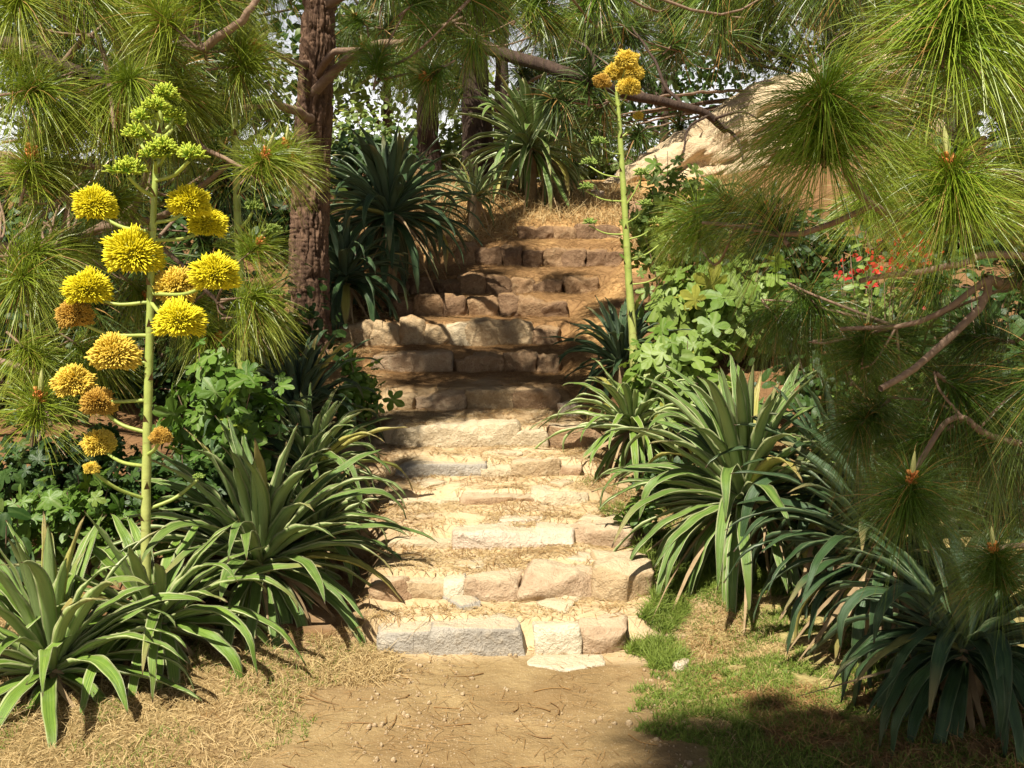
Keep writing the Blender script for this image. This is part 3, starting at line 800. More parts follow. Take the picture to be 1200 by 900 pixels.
for i in range(44):
    x, y = rA.uniform(-20, 275), rA.uniform(-60, 420)
    if y > 250 and x > 240: continue
    pB.tuft(P(x, y, rA.uniform(8.6, 9.8)), rA.choice((5, 5, -35, 40)), 'far', 1.2, False)
pB.done()

# --- near pine on the right
fb = W(2.75, 3.9, gz(2.75, 3.9) - 0.05)
pF = Pine('near pine at the right edge with big round needle tufts and reddish boughs', fb)
pF.trunk([fb, fb + W(0, 0, 1), fb + W(.05, 0, 2.5), fb + W(0, .05, 5)], 0.13, 0.05, M_BARK_D, 24, 50, 0.16, 14, 6)
c0 = P(1157, 328, 3.6)
pF.branch([fb + W(0, 0, 2.0), P(1215, 338, 3.7), c0], 0.022, 0.016)
pF.branch([c0, P(1150, 352, 3.58), P(1100, 405, 3.5), P(1065, 437, 3.45), P(1030, 456, 3.4)], 0.0145, 0.010)
pF.branch([c0, P(1110, 362, 3.6), P(1060, 383, 3.65), P(985, 386, 3.7)], 0.012, 0.007)
pF.branch([fb + W(0, 0, 2.1), P(1200, 302, 3.5), P(1120, 312, 3.4), P(1010, 330, 3.4)], 0.014, 0.008)
pF.branch([fb + W(0, 0, 2.4), P(1190, 210, 3.5), P(1150, 165, 3.4), P(1130, 190, 3.3)], 0.014, 0.009)
pF.branch([fb + W(0, 0, 2.9), P(1180, 90, 3.5), P(1120, 70, 3.4), P(1100, 30, 3.3)], 0.016, 0.009)
pF.branch([fb + W(0, 0, 2.45), P(1120, 250, 3.6), P(1020, 240, 3.4), P(975, 150, 3.3), P(968, 105, 3.25)], 0.016, 0.009)
pF.branch([P(1020, 240, 3.4), P(930, 275, 3.5), P(870, 265, 3.6), P(822, 262, 3.8)], 0.010, 0.006)
pF.branch([fb + W(0, 0, 1.5), P(1190, 520, 3.6), P(1120, 490, 3.6), P(1060, 560, 3.5)], 0.014, 0.008)
pF.branch([fb + W(0, 0, 1.2), P(1200, 640, 3.5), P(1175, 660, 3.4)], 0.012, 0.008)
for (x, y, Y, e, sc, c) in [(1104, 72, 3.2, 75, 1.12, 1), (966, 188, 3.2, 75, 1.0, 0), (1127, 262, 3.05, 75, 0.80, 1), (922, 285, 3.5, 40, .8, 1), (874, 262, 3.7, 40, .66, 1), (820, 285, 4.0, 75, .58, 0), (1015, 260, 3.9, 75, .6, 0), (1060, 215, 4.0, 75, .6, 0),
     (1205, 110, 3.5, 75, .95, 0), (1215, 235, 3.6, 75, .8, 1), (1010, 425, 3.7, 75, .6, 1), (1052, 428, 3.8, 75, .62, 1), (955, 400, 3.9, 5, .7, 0),
     (1100, 440, 3.7, -35, .85, 0), (1185, 400, 3.8, 5, .85, 0), (1060, 612, 3.4, 75, .7, 1), (1175, 690, 3.3, 75, .66, 1), (1195, 520, 3.6, 5, .8, 0), (1115, 500, 3.7, -35, .8, 0), (928, 335, 4.0, -35, .7, 0), (1120, 335, 4.0, 5, .7, 0),
     (1160, 460, 3.8, 5, .85, 0), (1040, 470, 3.9, -35, .75, 0), (1215, 440, 3.5, 5, .85, 0), (895, 355, 4.1, -35, .6, 0), (1210, -50, 3.5, 5, 1.0, 0), (1010, -30, 4.4, 40, 1.1, 0), (1060, -60, 4.0, 40, 1.0, 0), (1185, 330, 3.7, 40, .7, 1),
     (1085, 420, 4.2, -35, .8, 0), (1150, 520, 4.2, -35, .8, 0), (1000, 450, 4.2, -35, .75, 0), (1090, 500, 4.3, 5, .75, 0), (1200, 610, 4.2, 5, .7, 0)]:
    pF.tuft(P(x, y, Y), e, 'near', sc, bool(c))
pF.done()

# --- background pines
def far_pine(label, px, py, Y, lean, r0, ht, tufts, boughs=(), mat=M_BARK_D, sc=1.5, lod='far', r1=0.5):
    b = P(px, py, Y); b[2] = gz(b[0], Y) - 0.1
    p = Pine(label, b)
    top = b + W(lean, 0, ht)
    p.trunk([b, b + W(lean * .25, 0, ht * .3), b + W(lean * .6, .1, ht * .6), top], r0, r0 * r1, mat, 22, 10, 0.2, 12, int(px))
    p.nodes += [b + (top - b) * t for t in np.linspace(.15, 1, 24)]
    p.boughs_to([P(q[0], q[1], q[2]) for q in tufts])
    for bo in boughs:
        p.branch([P(*q) for q in bo[0]], bo[1], bo[2], M_BARK_D)
    for (x, y, Yt, e) in tufts:
        p.tuft(P(x, y, Yt), e, lod, sc, None)
    p.done()
    return p
def cloud(n, x0, x1, y0, y1, Y0, Y1, seed):
    r = random.Random(seed)
    return [(r.uniform(x0, x1), r.uniform(y0, y1), r.uniform(Y0, Y1), r.choice((5, 5, -35, 40))) for _ in range(n)]
far_pine('dark leaning pine between the two upper agaves with a long bare bough reaching right', 562, 205, 17.2, -0.45, 0.24, 9, cloud(44, 440, 650, -160, 45, 15.5, 18, 1),
         [([(543, 40, 17.1), (575, 58, 16.4), (640, 78, 15.6), (690, 95, 15.2), (740, 112, 15.2), (795, 124, 15.3), (828, 133, 15.4), (852, 153, 15.5)], 0.105, 0.045),
          ([(846, 147, 15.5), (866, 166, 15.4), (872, 192, 15.2)], 0.03, 0.010), ([(830, 135, 15.4), (808, 150, 15.2), (799, 185, 15.0)], 0.022, 0.008), ([(838, 140, 15.4), (870, 130, 15.2), (900, 150, 15.0)], 0.022, 0.008),
          ([(800, 125, 15.3), (780, 100, 15.6), (760, 60, 16), (740, 30, 16.5)], 0.03, 0.012), ([(700, 98, 15.2), (690, 60, 15.6), (660, 40, 16)], 0.03, 0.012)])
far_pine('thin straight pine trunk behind the topmost agave', 587, 175, 24, 0.1, 0.17, 10, cloud(26, 520, 690, -120, 35, 22, 25, 2) + cloud(9, 600, 700, 70, 150, 22, 25, 22), sc=1.7)
far_pine('grey brown pine trunk behind the upper left agave', 502, 190, 21, -0.1, 0.22, 10, cloud(40, 400, 560, -100, 100, 19, 23, 3), sc=1.6)
far_pine('dark pine standing in the gap behind the sandstone boulders', 1000, 110, 21.5, 0.0, 0.3, 9,
         cloud(58, 780, 1030, -70, 75, 17, 21, 4) + [(690, 112, 15.2, 75), (672, 120, 15.4, 5), (715, 118, 15.6, 5), (730, 30, 17, 5), (760, 80, 18, -35), (800, 60, 18, 5), (840, 40, 17, 5), (860, 20, 16.5, 5), (690, 60, 17, -35), (650, 100, 16.4, 5)] + cloud(20, 650, 800, 130, 190, 21, 23, 44),
         sc=1.55)
far_pine('slim pine far behind the steps, right of the topmost agave', 668, 180, 27, 0.2, 0.15, 11, cloud(30, 650, 800, -60, 60, 25, 29, 5), sc=1.8)
far_pine('pine far off at the left behind the drooping boughs', 250, 260, 17, 0.3, 0.22, 9, cloud(60, 30, 350, -60, 240, 14, 18, 6), sc=1.5)
far_pine('pine far off at the right behind the near tufts', 1120, 260, 15, 0.3, 0.2, 8, cloud(50, 1090, 1330, -80, 200, 12, 15, 7), sc=1.4)
# unseen pine added behind the viewer to shade lawn and near pine's lower boughs
pS = Pine('unseen pine added behind the viewer to shade lawn and near pine boughs', W(-3.4, -2.4, gz(-3.4, -2.4) - 0.05))
pS.trunk([pS.b, pS.b + W(.1, 0, 3), pS.b + W(.3, .4, 6), pS.b + W(.9, .9, 9)], 0.25, 0.1, M_BARK, 20, 12, 0.2, 14, 8)
SHADE = pS
pS.nodes += [pS.b + W(.1, 0, 3) * (1 - t) + W(.9, .9, 9) * t for t in np.linspace(0.2, 1, 10)]

# ------------------------------------------------------------------ agaves
def agave_mesh(n, L, Wd, seed, lo=-15, hi=84, curve=1.2, mat=M_AGV, half=None):
    r = np.random.default_rng(seed)
    mb = MB()
    K = 18
    t = np.linspace(0, 1, K + 1)
    us = np.array((-1, -.55, 0, .55, 1, .5, 0, -.5))
    for i in range(n):
        q = (i + 0.5) / n                         # 0 outer .. 1 inner
        az = i * 2.39996 + r.normal() * 0.25
        e0 = R(lo + (hi - lo) * q**0.75 + r.normal() * 6)
        ln = L * r.uniform(0.78, 1.1) * (0.82 + 0.25 * math.sin(math.pi * min(q * 1.1, 1)))
        cv = curve * r.uniform(0.5, 1.35) * (1.25 - 0.95 * q**1.5)
        e = e0 - cv * t**1.6 * (1 + (0.9 * t**3 if r.random() < 0.45 else 0))
        e = np.maximum(e, -1.35 + 0.25 * r.normal())
        side = r.normal() * 0.22
        a = az + side * t**1.5
        step = ln / K
        d = np.stack((np.cos(e) * np.cos(a), np.cos(e) * np.sin(a), np.sin(e)), -1)
        p = np.cumsum(d * step, 0) - d[0] * step
        p += np.array((math.cos(az), math.sin(az), 0)) * 0.035 + np.array((0, 0, 0.02 + 0.10 * q))
        wd = Wd * r.uniform(0.8, 1.15)
        w = wd * (0.62 + 0.55 * np.sin(np.clip(t * 1.9, 0, math.pi / 1.0) * 0.85)) * np.clip(1 - t**2.6, 0, 1)**0.9
        w = np.maximum(w, 0.0025) * 0.5
        lat = np.stack((-np.sin(a), np.cos(a), np.zeros_like(a)), -1)
        up = np.cross(d, lat)
        tw = r.normal() * 0.35 * t
        lat2 = lat * np.cos(tw)[:, None] + up * np.sin(tw)[:, None]
        up2 = up * np.cos(tw)[:, None] - lat * np.sin(tw)[:, None]
        gut = r.uniform(0.25, 0.5) * (1 - 0.5 * t)
        wave = 0.006 * np.sin(t * 25 + r.random() * 6)
        th = 0.016 * (1 - t)**0.6 + 0.0025
        ring = []
        for k, u in enumerate(us):
            liftv = gut * w * abs(u)**1.6 + (wave * abs(u) if k < 5 else 0)
            if k >= 5: liftv = liftv - th
            ring.append(p + lat2 * (w * u)[:, None] + up2 * liftv[:, None])
        v = np.stack(ring, 1)
        m = len(us)
        ii = np.arange(K)[:, None]; jj = np.arange(m)[None, :]; j2 = (jj + 1) % m
        f = np.stack((ii * m + jj, ii * m + j2, (ii + 1) * m + j2, (ii + 1) * m + jj), -1).reshape(-1, 4)
        c = np.zeros((K + 1, m, 4)); c[..., 0] = r.random() if q > 0.12 else r.uniform(0.6, 1); c[..., 1] = np.abs(us)[None, :]; c[..., 2] = t[:, None]; c[..., 3] = np.where(np.arange(m) >= 5, 0.0, 1.0)[None, :]
        mb.add(v.reshape(-1, 3), f, c.reshape(-1, 4))
    return mb.mesh('rosette', mat)

def dead_mesh(n, L, seed):
    r = np.random.default_rng(seed); mb = MB()
    az = r.uniform(0, 6.28, n)
    d = np.stack((np.cos(az), np.sin(az), r.uniform(-.75, .15, n)), -1)
    base = d * 0.05 + np.array((0, 0, 0.06))
    ribbons(mb, base, d, L * r.uniform(.5, 1, n), 0.045, r.uniform(.4, .8, n), 6, 0.1, r.random(n), 0, r.normal(size=(n, 3)) * 0.25, np.array([[0, 0, 1.0]] * n) + r.normal(size=(n, 3)) * 0.4)
    core = smooth_path([(0, 0, -.15), (0, 0, 0.0), (0, 0, 0.16)], 6)
    tube(mb, core, np.array((.10, .10, .10, .09, .07, .04)), 12)
    return mb.mesh('dead_leaves', M_DEAD)

def agave(label, px, py, Y, n, L, Wd, seed, mat=M_AGV, lo=-15, hi=84, curve=1.2, rot=0.0, dead=10, tilt=0, name='agave_plant', z=None):
    p = P(px, py, Y)
    root = thing(name, label, 'agave', p, 'agave plants beside the steps')
    link('rosette', agave_mesh(n, L, Wd, seed, lo, hi, curve, mat), root, rotz=rot).rotation_euler = (R(tilt), 0, rot)
    if dead: link('dead_leaves', dead_mesh(dead * 2, L * 0.75, seed + 1), root)
    # short stem down to the soil
    g = gz(p[0], Y)
    if p[2] - g > 0.12:
        mb = MB(); tube(mb, smooth_path([(0, 0, g - p[2] - 0.05), (0, 0, 0.05)], 8), 0.09, 10)
        link('stem', mb.mesh('stem', M_DEAD), root)
    return root

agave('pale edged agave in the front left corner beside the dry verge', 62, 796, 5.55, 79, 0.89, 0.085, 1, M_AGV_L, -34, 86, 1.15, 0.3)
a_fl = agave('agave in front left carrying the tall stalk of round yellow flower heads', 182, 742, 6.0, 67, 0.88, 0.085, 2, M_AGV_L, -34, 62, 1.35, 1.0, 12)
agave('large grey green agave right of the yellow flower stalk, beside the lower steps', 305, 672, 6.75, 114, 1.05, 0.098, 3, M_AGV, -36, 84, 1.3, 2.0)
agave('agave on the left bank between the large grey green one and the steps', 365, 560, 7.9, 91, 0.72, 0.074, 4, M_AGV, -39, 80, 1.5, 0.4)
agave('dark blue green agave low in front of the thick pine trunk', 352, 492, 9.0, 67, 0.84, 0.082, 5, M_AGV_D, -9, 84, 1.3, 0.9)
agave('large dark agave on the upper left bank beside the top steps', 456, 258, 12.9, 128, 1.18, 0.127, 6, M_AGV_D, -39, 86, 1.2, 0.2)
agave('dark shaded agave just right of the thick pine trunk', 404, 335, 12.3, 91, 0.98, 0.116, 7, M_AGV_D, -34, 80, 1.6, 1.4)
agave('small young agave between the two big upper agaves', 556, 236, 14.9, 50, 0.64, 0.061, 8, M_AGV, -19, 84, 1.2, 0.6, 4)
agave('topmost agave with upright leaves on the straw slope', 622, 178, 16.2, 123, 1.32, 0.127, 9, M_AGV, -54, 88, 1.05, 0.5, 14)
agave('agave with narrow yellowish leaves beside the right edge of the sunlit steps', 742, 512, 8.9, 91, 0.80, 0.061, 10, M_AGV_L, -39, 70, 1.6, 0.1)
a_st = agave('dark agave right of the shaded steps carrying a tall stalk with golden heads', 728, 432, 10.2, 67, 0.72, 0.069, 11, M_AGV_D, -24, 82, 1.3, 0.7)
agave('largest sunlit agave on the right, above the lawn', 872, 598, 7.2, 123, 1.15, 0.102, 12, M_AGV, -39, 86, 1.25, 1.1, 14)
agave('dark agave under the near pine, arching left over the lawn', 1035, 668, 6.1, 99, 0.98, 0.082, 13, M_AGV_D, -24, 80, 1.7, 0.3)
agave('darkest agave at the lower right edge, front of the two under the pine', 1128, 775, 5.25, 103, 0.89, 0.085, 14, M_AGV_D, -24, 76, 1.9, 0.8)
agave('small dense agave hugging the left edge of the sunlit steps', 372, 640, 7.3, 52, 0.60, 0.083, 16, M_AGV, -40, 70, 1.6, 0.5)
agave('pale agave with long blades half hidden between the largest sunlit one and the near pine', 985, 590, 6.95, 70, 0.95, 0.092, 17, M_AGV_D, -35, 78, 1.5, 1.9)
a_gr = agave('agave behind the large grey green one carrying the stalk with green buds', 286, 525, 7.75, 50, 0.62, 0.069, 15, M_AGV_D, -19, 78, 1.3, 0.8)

# ------------------------------------------------------------------ flower stalks
def florets(mb, d, r0, r1, w0, w1, rand, cen=(0, 0, 0), sides=4):
    N = len(d); t = np.array((0, .55, .9, 1.0)); wf = np.array((w0, (w0 + w1) / 2, w1, w1 * 0.35))
    a = np.linspace(0, 2 * math.pi, sides, endpoint=False)
    ref = rng.normal(size=(N, 3)); u = np.cross(d, ref); u /= np.linalg.norm(u, axis=1)[:, None]; w = np.cross(d, u)
    rr = r0 + (r1 - r0)[:, None] * t[None, :]
    p = np.asarray(cen) + d[:, None, :] * rr[:, :, None]
    ring = u[:, None, :] * np.cos(a)[None, :, None] + w[:, None, :] * np.sin(a)[None, :, None]
    v = p[:, :, None, :] + ring[:, None, :, :] * wf[None, :, None, None]
    k = len(t) * sides
    b = (np.arange(N) * k)[:, None, None]; i = np.arange(len(t) - 1)[None, :, None]; j = np.arange(sides)[None, None, :]; j2 = (j + 1) % sides
    f = np.stack((b + i * sides + j, b + i * sides + j2, b + (i + 1) * sides + j2, b + (i + 1) * sides + j), -1).reshape(-1, 4)
    c = np.zeros((N, len(t), sides, 4)); c[..., 0] = rand[:, None, None]; c[..., 1] = t[None, :, None]; c[..., 3] = 1
    mb.add(v.reshape(-1, 3), f, c.reshape(-1, 4))
    cap = b[:, 0, 0][:, None] + (len(t) - 1) * sides + np.arange(sides)[None, :]
    mb.f.append(cap + (mb.n - N * k)); mb.m.append(np.zeros(N, np.int32))

def cluster_mesh(kind, Rr, seed):
    r = np.random.default_rng(seed); mb = MB()
    if kind in ('bud', 'green'):
        N = 330 if kind == 'bud' else 80
        d = r.normal(size=(N, 3)); d[:, 2] = np.abs(d[:, 2]) * 0.9 - 0.1
        d /= np.linalg.norm(d, axis=1)[:, None]
        sub = r.normal(size=(9, 3)) * Rr * 0.25; sub[:, 2] = np.abs(sub[:, 2]) * .5
        for q in range(9):
            sl = slice(q * N // 9, (q + 1) * N // 9)
            florets(mb, d[sl], 0.1 * Rr, Rr * r.uniform(.6, .95, N)[sl], Rr * 0.035, Rr * (0.062 if kind == 'bud' else 0.085), r.random(N)[sl], sub[q])
    else:
        N = 2400
        d = r.normal(size=(N, 3)); d /= np.linalg.norm(d, axis=1)[:, None]
        d = d + r.normal(size=(14, 3))[r.integers(0, 14, N)] * 0.15
        d /= np.linalg.norm(d, axis=1)[:, None]; d = d[d[:, 2] > -0.72]; N = len(d)
        lump = 0.70 + 0.60 * fbm(d[:, 0] * 2.2 + seed, d[:, 1] * 2.2, d[:, 2] * 2.2, 2, seed)
        sq = np.array((1.0, 1.0, 0.86))
        d2 = d * sq
        ln = np.linalg.norm(d2, axis=1); d2 = d2 / ln[:, None]
        florets(mb, d2, 0.3 * Rr, Rr * ln * lump * np.clip(r.normal(.98, .075, N), .7, 1.2), Rr * 0.011, Rr * (0.025 if kind == 'yellow' else 0.034), r.random(N))
        lat = np.linspace(0.1, math.pi - 0.1, 8)
        pts = np.stack([np.array((0, 0, -math.cos(x) * Rr * .62)) for x in lat]); tube(mb, pts, np.sin(lat) * Rr * .66, 12, (0.1, 0.2, 0, 1))
    return mb.mesh('flower_cluster', M_FL[kind])
CL = {(k, q): cluster_mesh(k, 0.15, 900 + q * 7 + len(k)) for k in M_FL for q in range(3)}

def stalk(root, pts, r0, r1, clusters, Y, bracts=26, seed=1, ped=0.009):
    rt = np.array(root.location)
    p = smooth_path(pts, 60)
    L = np.linspace(0, 1, 60)
    mb = MB()
    c = np.zeros((60, 12, 4)); c[..., 2] = L[:, None]; c[..., 3] = 1
    tube(mb, p, np.linspace(r0, r1, 60) * (1 + 0.04 * np.sin(np.arange(60) * 1.7)), 12, c.reshape(-1, 4))
    r = np.random.default_rng(seed)
    for i in range(bracts):
        k = int(3 + i * 54 / bracts); az = i * 2.4
        d = np.array((math.cos(az), math.sin(az), 0.0)); s = np.array((-math.sin(az), math.cos(az), 0))
        b = p[k] + d * np.interp(k, [0, 59], [r0, r1]) * 0.97
        v = [b - s * 0.016, b + s * 0.016, b + d * 0.012 + np.array((0, 0, 0.03)) + s * 0.006, b + d * 0.03 + np.array((0, 0, 0.05)), b + d * 0.012 + np.array((0, 0, .03)) - s * .006]
        mb.add(v, [[0, 1, 2], [0, 2, 4], [4, 2, 3]], (0.5, 1, 0.5, 1))
    link('flower_stalk', mb.mesh('flower_stalk', M_STALK, off=rt), root)
    for i, (cxp, cyp, rp, kind, sy) in enumerate(clusters):
        Yc = Y + (r.uniform(-0.3, 0.3) if abs(cxp - 178) > 15 else r.uniform(-0.2, -0.05))
        cp = P(cxp, cyp, Yc)
        o = link('flower_cluster', CL[(kind, i % 3)], root, tuple(cp - rt), r.uniform(0, 6), rp * Yc / F / 0.15)
        # its own curved stalk from the main stem
        src = p[np.argmin(np.abs(p[:, 2] - P(cxp, sy, Y)[2]))]
        end = cp - np.array((0, 0, rp * Yc / F * 0.25))
        midp = src * 0.45 + end * 0.55 - np.array((0, 0, 0.07 * abs(end[0] - src[0]) + .01))
        mp = MB(); q = smooth_path([src, midp, end], 12)
        cc = np.zeros((12, 6, 4)); cc[..., 2] = 0.7; cc[..., 3] = 1
        tube(mp, q, np.linspace(ped * 1.3, ped, 12), 6, cc.reshape(-1, 4))
        # follow the cluster: local to the cluster object
        me = mp.mesh('peduncle', M_STALK)
        co = np.empty(len(me.vertices) * 3, np.float32); me.vertices.foreach_get('co', co); co = co.reshape(-1, 3) - cp
        sc = o.scale[0]; a = -o.rotation_euler[2]
        rot = np.stack((co[:, 0] * math.cos(a) - co[:, 1] * math.sin(a), co[:, 0] * math.sin(a) + co[:, 1] * math.cos(a), co[:, 2]), -1) / sc
        me.vertices.foreach_set('co', rot.astype(np.float32).ravel()); me.update()
        link('peduncle', me, o)

Y1 = 6.0
stalk(a_fl, [P(172, 735, Y1), P(171, 600, Y1), P(174, 450, Y1), P(177, 330, Y1), P(182, 210, Y1), P(190, 120, Y1)], 0.030, 0.013, [
    (194, 114, 16, 'bud', 135), (183, 127, 13, 'bud', 145), (165, 139, 13, 'bud', 165), (205, 144, 14, 'bud', 165), (203, 136, 12, 'bud', 160), (162, 160, 16, 'bud', 185), (193, 177, 17, 'bud', 195), (182, 184, 15, 'bud', 205), (222, 184, 16, 'bud', 215), (150, 202, 18, 'bud', 232),
    (111, 241, 24, 'yellow', 275), (222, 238, 23, 'yellow', 265), (243, 262, 23, 'yellow', 285), (156, 298, 33, 'yellow', 318), (252, 322, 27, 'yellow', 345), (104, 339, 26, 'yellow', 352), (88, 370, 20, 'brown', 390),
    (206, 337, 25, 'gold', 362), (210, 376, 28, 'yellow', 350), (134, 416, 27, 'gold', 428), (86, 449, 23, 'gold', 475), (116, 473, 20, 'brown', 505), (117, 520, 18, 'gold', 545), (188, 512, 12, 'brown', 530), (107, 549, 9, 'gold', 585), (232, 560, 7, 'green', 592)], Y1, 46, 1)
Y2 = 9.9
stalk(a_st, [P(744, 470, Y2), P(742, 400, Y2), P(737, 330, Y2), P(733, 260, Y2), P(728, 180, Y2), P(723, 108, Y2)], 0.042, 0.020, [
    (734, 72, 14, 'gold', 105), (741, 85, 12, 'gold', 115), (720, 86, 12, 'gold', 115), (706, 96, 10, 'brown', 125), (737, 102, 13, 'gold', 125), (748, 136, 6, 'gold', 165), (716, 118, 5, 'green', 140),
    (686, 221, 9, 'green', 236), (690, 192, 9, 'green', 208), (752, 205, 11, 'green', 240), (768, 262, 10, 'green', 282), (774, 283, 10, 'green', 305), (778, 318, 9, 'green', 332), (690, 262, 8, 'green', 275), (703, 168, 9, 'green', 182), (757, 240, 9, 'green', 262)], Y2, 26, 2, 0.0065)
Y3 = 7.7
stalk(a_gr, [P(283, 520, Y3), P(283, 420, Y3), P(281, 320, Y3), P(277, 220, Y3), P(275, 128, Y3)], 0.040, 0.020, [
    (300, 122, 11, 'green', 150), (320, 138, 12, 'green', 172), (255, 160, 13, 'green', 180), (325, 178, 12, 'green', 200), (232, 132, 10, 'green', 158), (296, 245, 13, 'green', 270), (318, 272, 13, 'green', 300), (262, 290, 13, 'green', 305), (250, 175, 10, 'green', 192), (300, 205, 8, 'green', 225), (326, 345, 9, 'green', 372)], Y3, 24, 3, 0.010)

# ------------------------------------------------------------------ broad leaved plants
def lobed_outline(n=40, lobes=5, depth=0.42):
    a = np.linspace(-math.pi, math.pi, n, endpoint=False)
    r = 0.31 + depth * 1.68 * np.abs(np.cos(a * lobes / 2))**0.85 * (0.72 + 0.28 * np.cos(a)) - 0.2 * np.exp(-((np.abs(a) - math.pi) / 0.35)**2)
    r += 0.03 * np.cos(a * 15)
    return np.stack((r * np.cos(a) + 0.45, r * np.sin(a)), -1)
LOBED = lobed_outline()
OVAL = np.stack((0.55 + 0.62 * np.cos(np.linspace(-math.pi, math.pi, 10, endpoint=False)), 0.36 * np.sin(np.linspace(-math.pi, math.pi, 10, endpoint=False))), -1)

def leaves(mb, pos, nrm, size, outline, r, fold=0.18):
    N = len(pos); n = len(outline)
    nrm = nrm / np.linalg.norm(nrm, axis=1)[:, None]
    u = np.cross(nrm, r.normal(size=(N, 3))); u /= np.linalg.norm(u, axis=1)[:, None]
    w = np.cross(nrm, u)
    o = np.vstack(((0.42, 0), outline * 0.55 + np.array((0.42, 0)) * 0.45, outline))
    rad = np.hypot(o[:, 0] - .42, o[:, 1])
    h = -0.22 * rad**2 + fold * np.abs(o[:, 1]) * 0.6
    hh = h[None, :] + r.normal(size=(N, len(o))) * 0.03
    v = pos[:, None, :] + size[:, None, None] * (u[:, None, :] * o[None, :, 0, None] + w[:, None, :] * o[None, :, 1, None] + nrm[:, None, :] * hh[:, :, None])
    b = (np.arange(N) * (2 * n + 1))[:, None]; j = np.arange(n)[None, :]; j2 = (j + 1) % n
    rand = r.random(N)
    c = np.zeros((N, 2 * n + 1, 4)); c[..., 0] = rand[:, None]; c[..., 1] = np.abs(o[:, 1])[None, :]; c[..., 3] = 1
    f3 = np.stack((b + 0 * j, b + 1 + j, b + 1 + j2), -1).reshape(-1, 3)
    mb.add(v.reshape(-1, 3), f3, c.reshape(-1, 4))
    f4 = np.stack((b + 1 + j, b + 1 + n + j, b + 1 + n + j2, b + 1 + j2), -1).reshape(-1, 4) + (mb.n - N * (2 * n + 1))
    mb.f.append(f4); mb.m.append(np.zeros(len(f4), np.int32))

def shrub(name, label, px, py, Y, rad, n, size, mat, outline=LOBED, seed=1, cat='shrub', stems=9, group=None, flowers=0, dens=0.55, ground_y=None):
    r = np.random.default_rng(seed)
    c = P(px, py, Y); rad = np.array(rad)
    base = np.array((c[0], Y, gz(c[0], Y)))
    root = thing(name, label, cat, base, group)
    tips = r.normal(size=(stems, 3)); tips /= np.linalg.norm(tips, axis=1)[:, None]; tips[:, 2] = tips[:, 2] * 0.9 + 0.05
    tips = c + tips * rad * r.uniform(0.55, 1.0, (stems, 1))
    mb = MB(); pos = []
    for tp in tips:
        q = smooth_path([base + r.normal(size=3) * (0.04, 0.04, 0) - np.array((0, 0, .03)), base * 0.45 + tp * 0.55 + r.normal(size=3) * 0.06 * rad.mean() + np.array((0, 0, .1 * rad[2])), tp], 14)
        tube(mb, q, np.linspace(0.014, 0.005, 14) * max(0.6, rad.mean()), 6, (0.6, 0, 0, 1))
        k = n // stems
        t = r.uniform(0.5, 1.0, k)
        pp = q[(t * 13).astype(int)] + r.normal(size=(k, 3)) * rad * (1 - dens) * 0.55
        pos.append(pp)
    pos = np.concatenate(pos)
    gzv = ground(pos[:, 0], pos[:, 1]) + 0.03
    pos[:, 2] = np.maximum(pos[:, 2], gzv + r.random(len(pos)) * 0.1)
    link('stems', mb.mesh('stems', M_TWIG, off=base), root)
    ml = MB()
    nr = (pos - c) / rad * 0.45 + r.normal(size=pos.shape) * 0.45 + np.array((-0.1, -0.35, 0.65))
    leaves(ml, pos, nr, size * r.uniform(0.35, 1.25, len(pos)), outline, r)
    link('foliage', ml.mesh('foliage', mat, off=base), root)
    if flowers:
        for q in r.permutation(stems)[:10]:
            k = flowers // 10; mf = MB()
            fp = tips[q] + r.normal(size=(k, 3)) * (0.07, 0.05, 0.05) + np.array((0, -0.12, 0.05))
            leaves(mf, fp, r.normal(size=(k, 3)) + np.array((0, -1, 0.5)), 0.036 * r.uniform(.6, 1.2, k), OVAL, r)
            link('flower_cluster', mf.mesh('flower_cluster', M_RED, off=base), root)
    return root

shrub('fig_bush', 'fig like bush with large pale lobed leaves on the upper right bank', 862, 345, 10.4, (0.72, 0.5, 0.42), 470, 0.185, M_LEAF_P, seed=1, stems=16)
shrub('lobed_leaf_shrub', 'bright lobed leaf shrub around the foot of the golden flower stalk', 795, 428, 8.9, (0.42, 0.3, 0.34), 300, 0.145, M_LEAF_P, seed=2, stems=12)
shrub('lobed_leaf_sapling', 'thin leafy sapling between golden flower stalk and sandstone boulder', 787, 218, 11.6, (0.5, 0.3, 0.48), 330, 0.12, M_LEAF_P, seed=3, cat='sapling', stems=9)
shrub('mallow_plant', 'lobed leaf plant growing behind the yellow flower stalk on the left', 258, 455, 7.5, (0.46, 0.3, 0.38), 330, 0.115, M_LEAF, seed=4, cat='plant', stems=11)
shrub('lobed_leaf_sapling', 'small sapling with lobed leaves at the left edge of the shaded steps', 425, 445, 9.2, (0.22, 0.2, 0.33), 130, 0.10, M_LEAF, seed=5, cat='sapling', stems=6)
shrub('leafy_creeper', 'dark leafy plant low behind the front left agave', 85, 600, 6.9, (0.5, 0.35, 0.28), 300, 0.09, M_LEAF, seed=6, cat='plant', stems=14)
shrub('leafy_creeper', 'shadowed big leaved plant at the left edge above the front agave', 5, 600, 6.4, (0.3, 0.3, 0.25), 60, 0.17, M_LEAF_D, outline=OVAL, seed=7, cat='plant', stems=7)
shrub('red_flowering_shrub', 'shrub with bright red flowers behind the near pine', 1030, 312, 7.6, (0.48, 0.35, 0.3), 420, 0.065, M_LEAF_P, outline=OVAL, seed=8, stems=18, flowers=170)
shrub('leafy_weed', 'small leafy weed at the foot of the largest sunlit agave by the steps', 748, 606, 7.5, (0.12, 0.12, 0.14), 60, 0.07, M_LEAF, seed=9, cat='weed', stems=6)
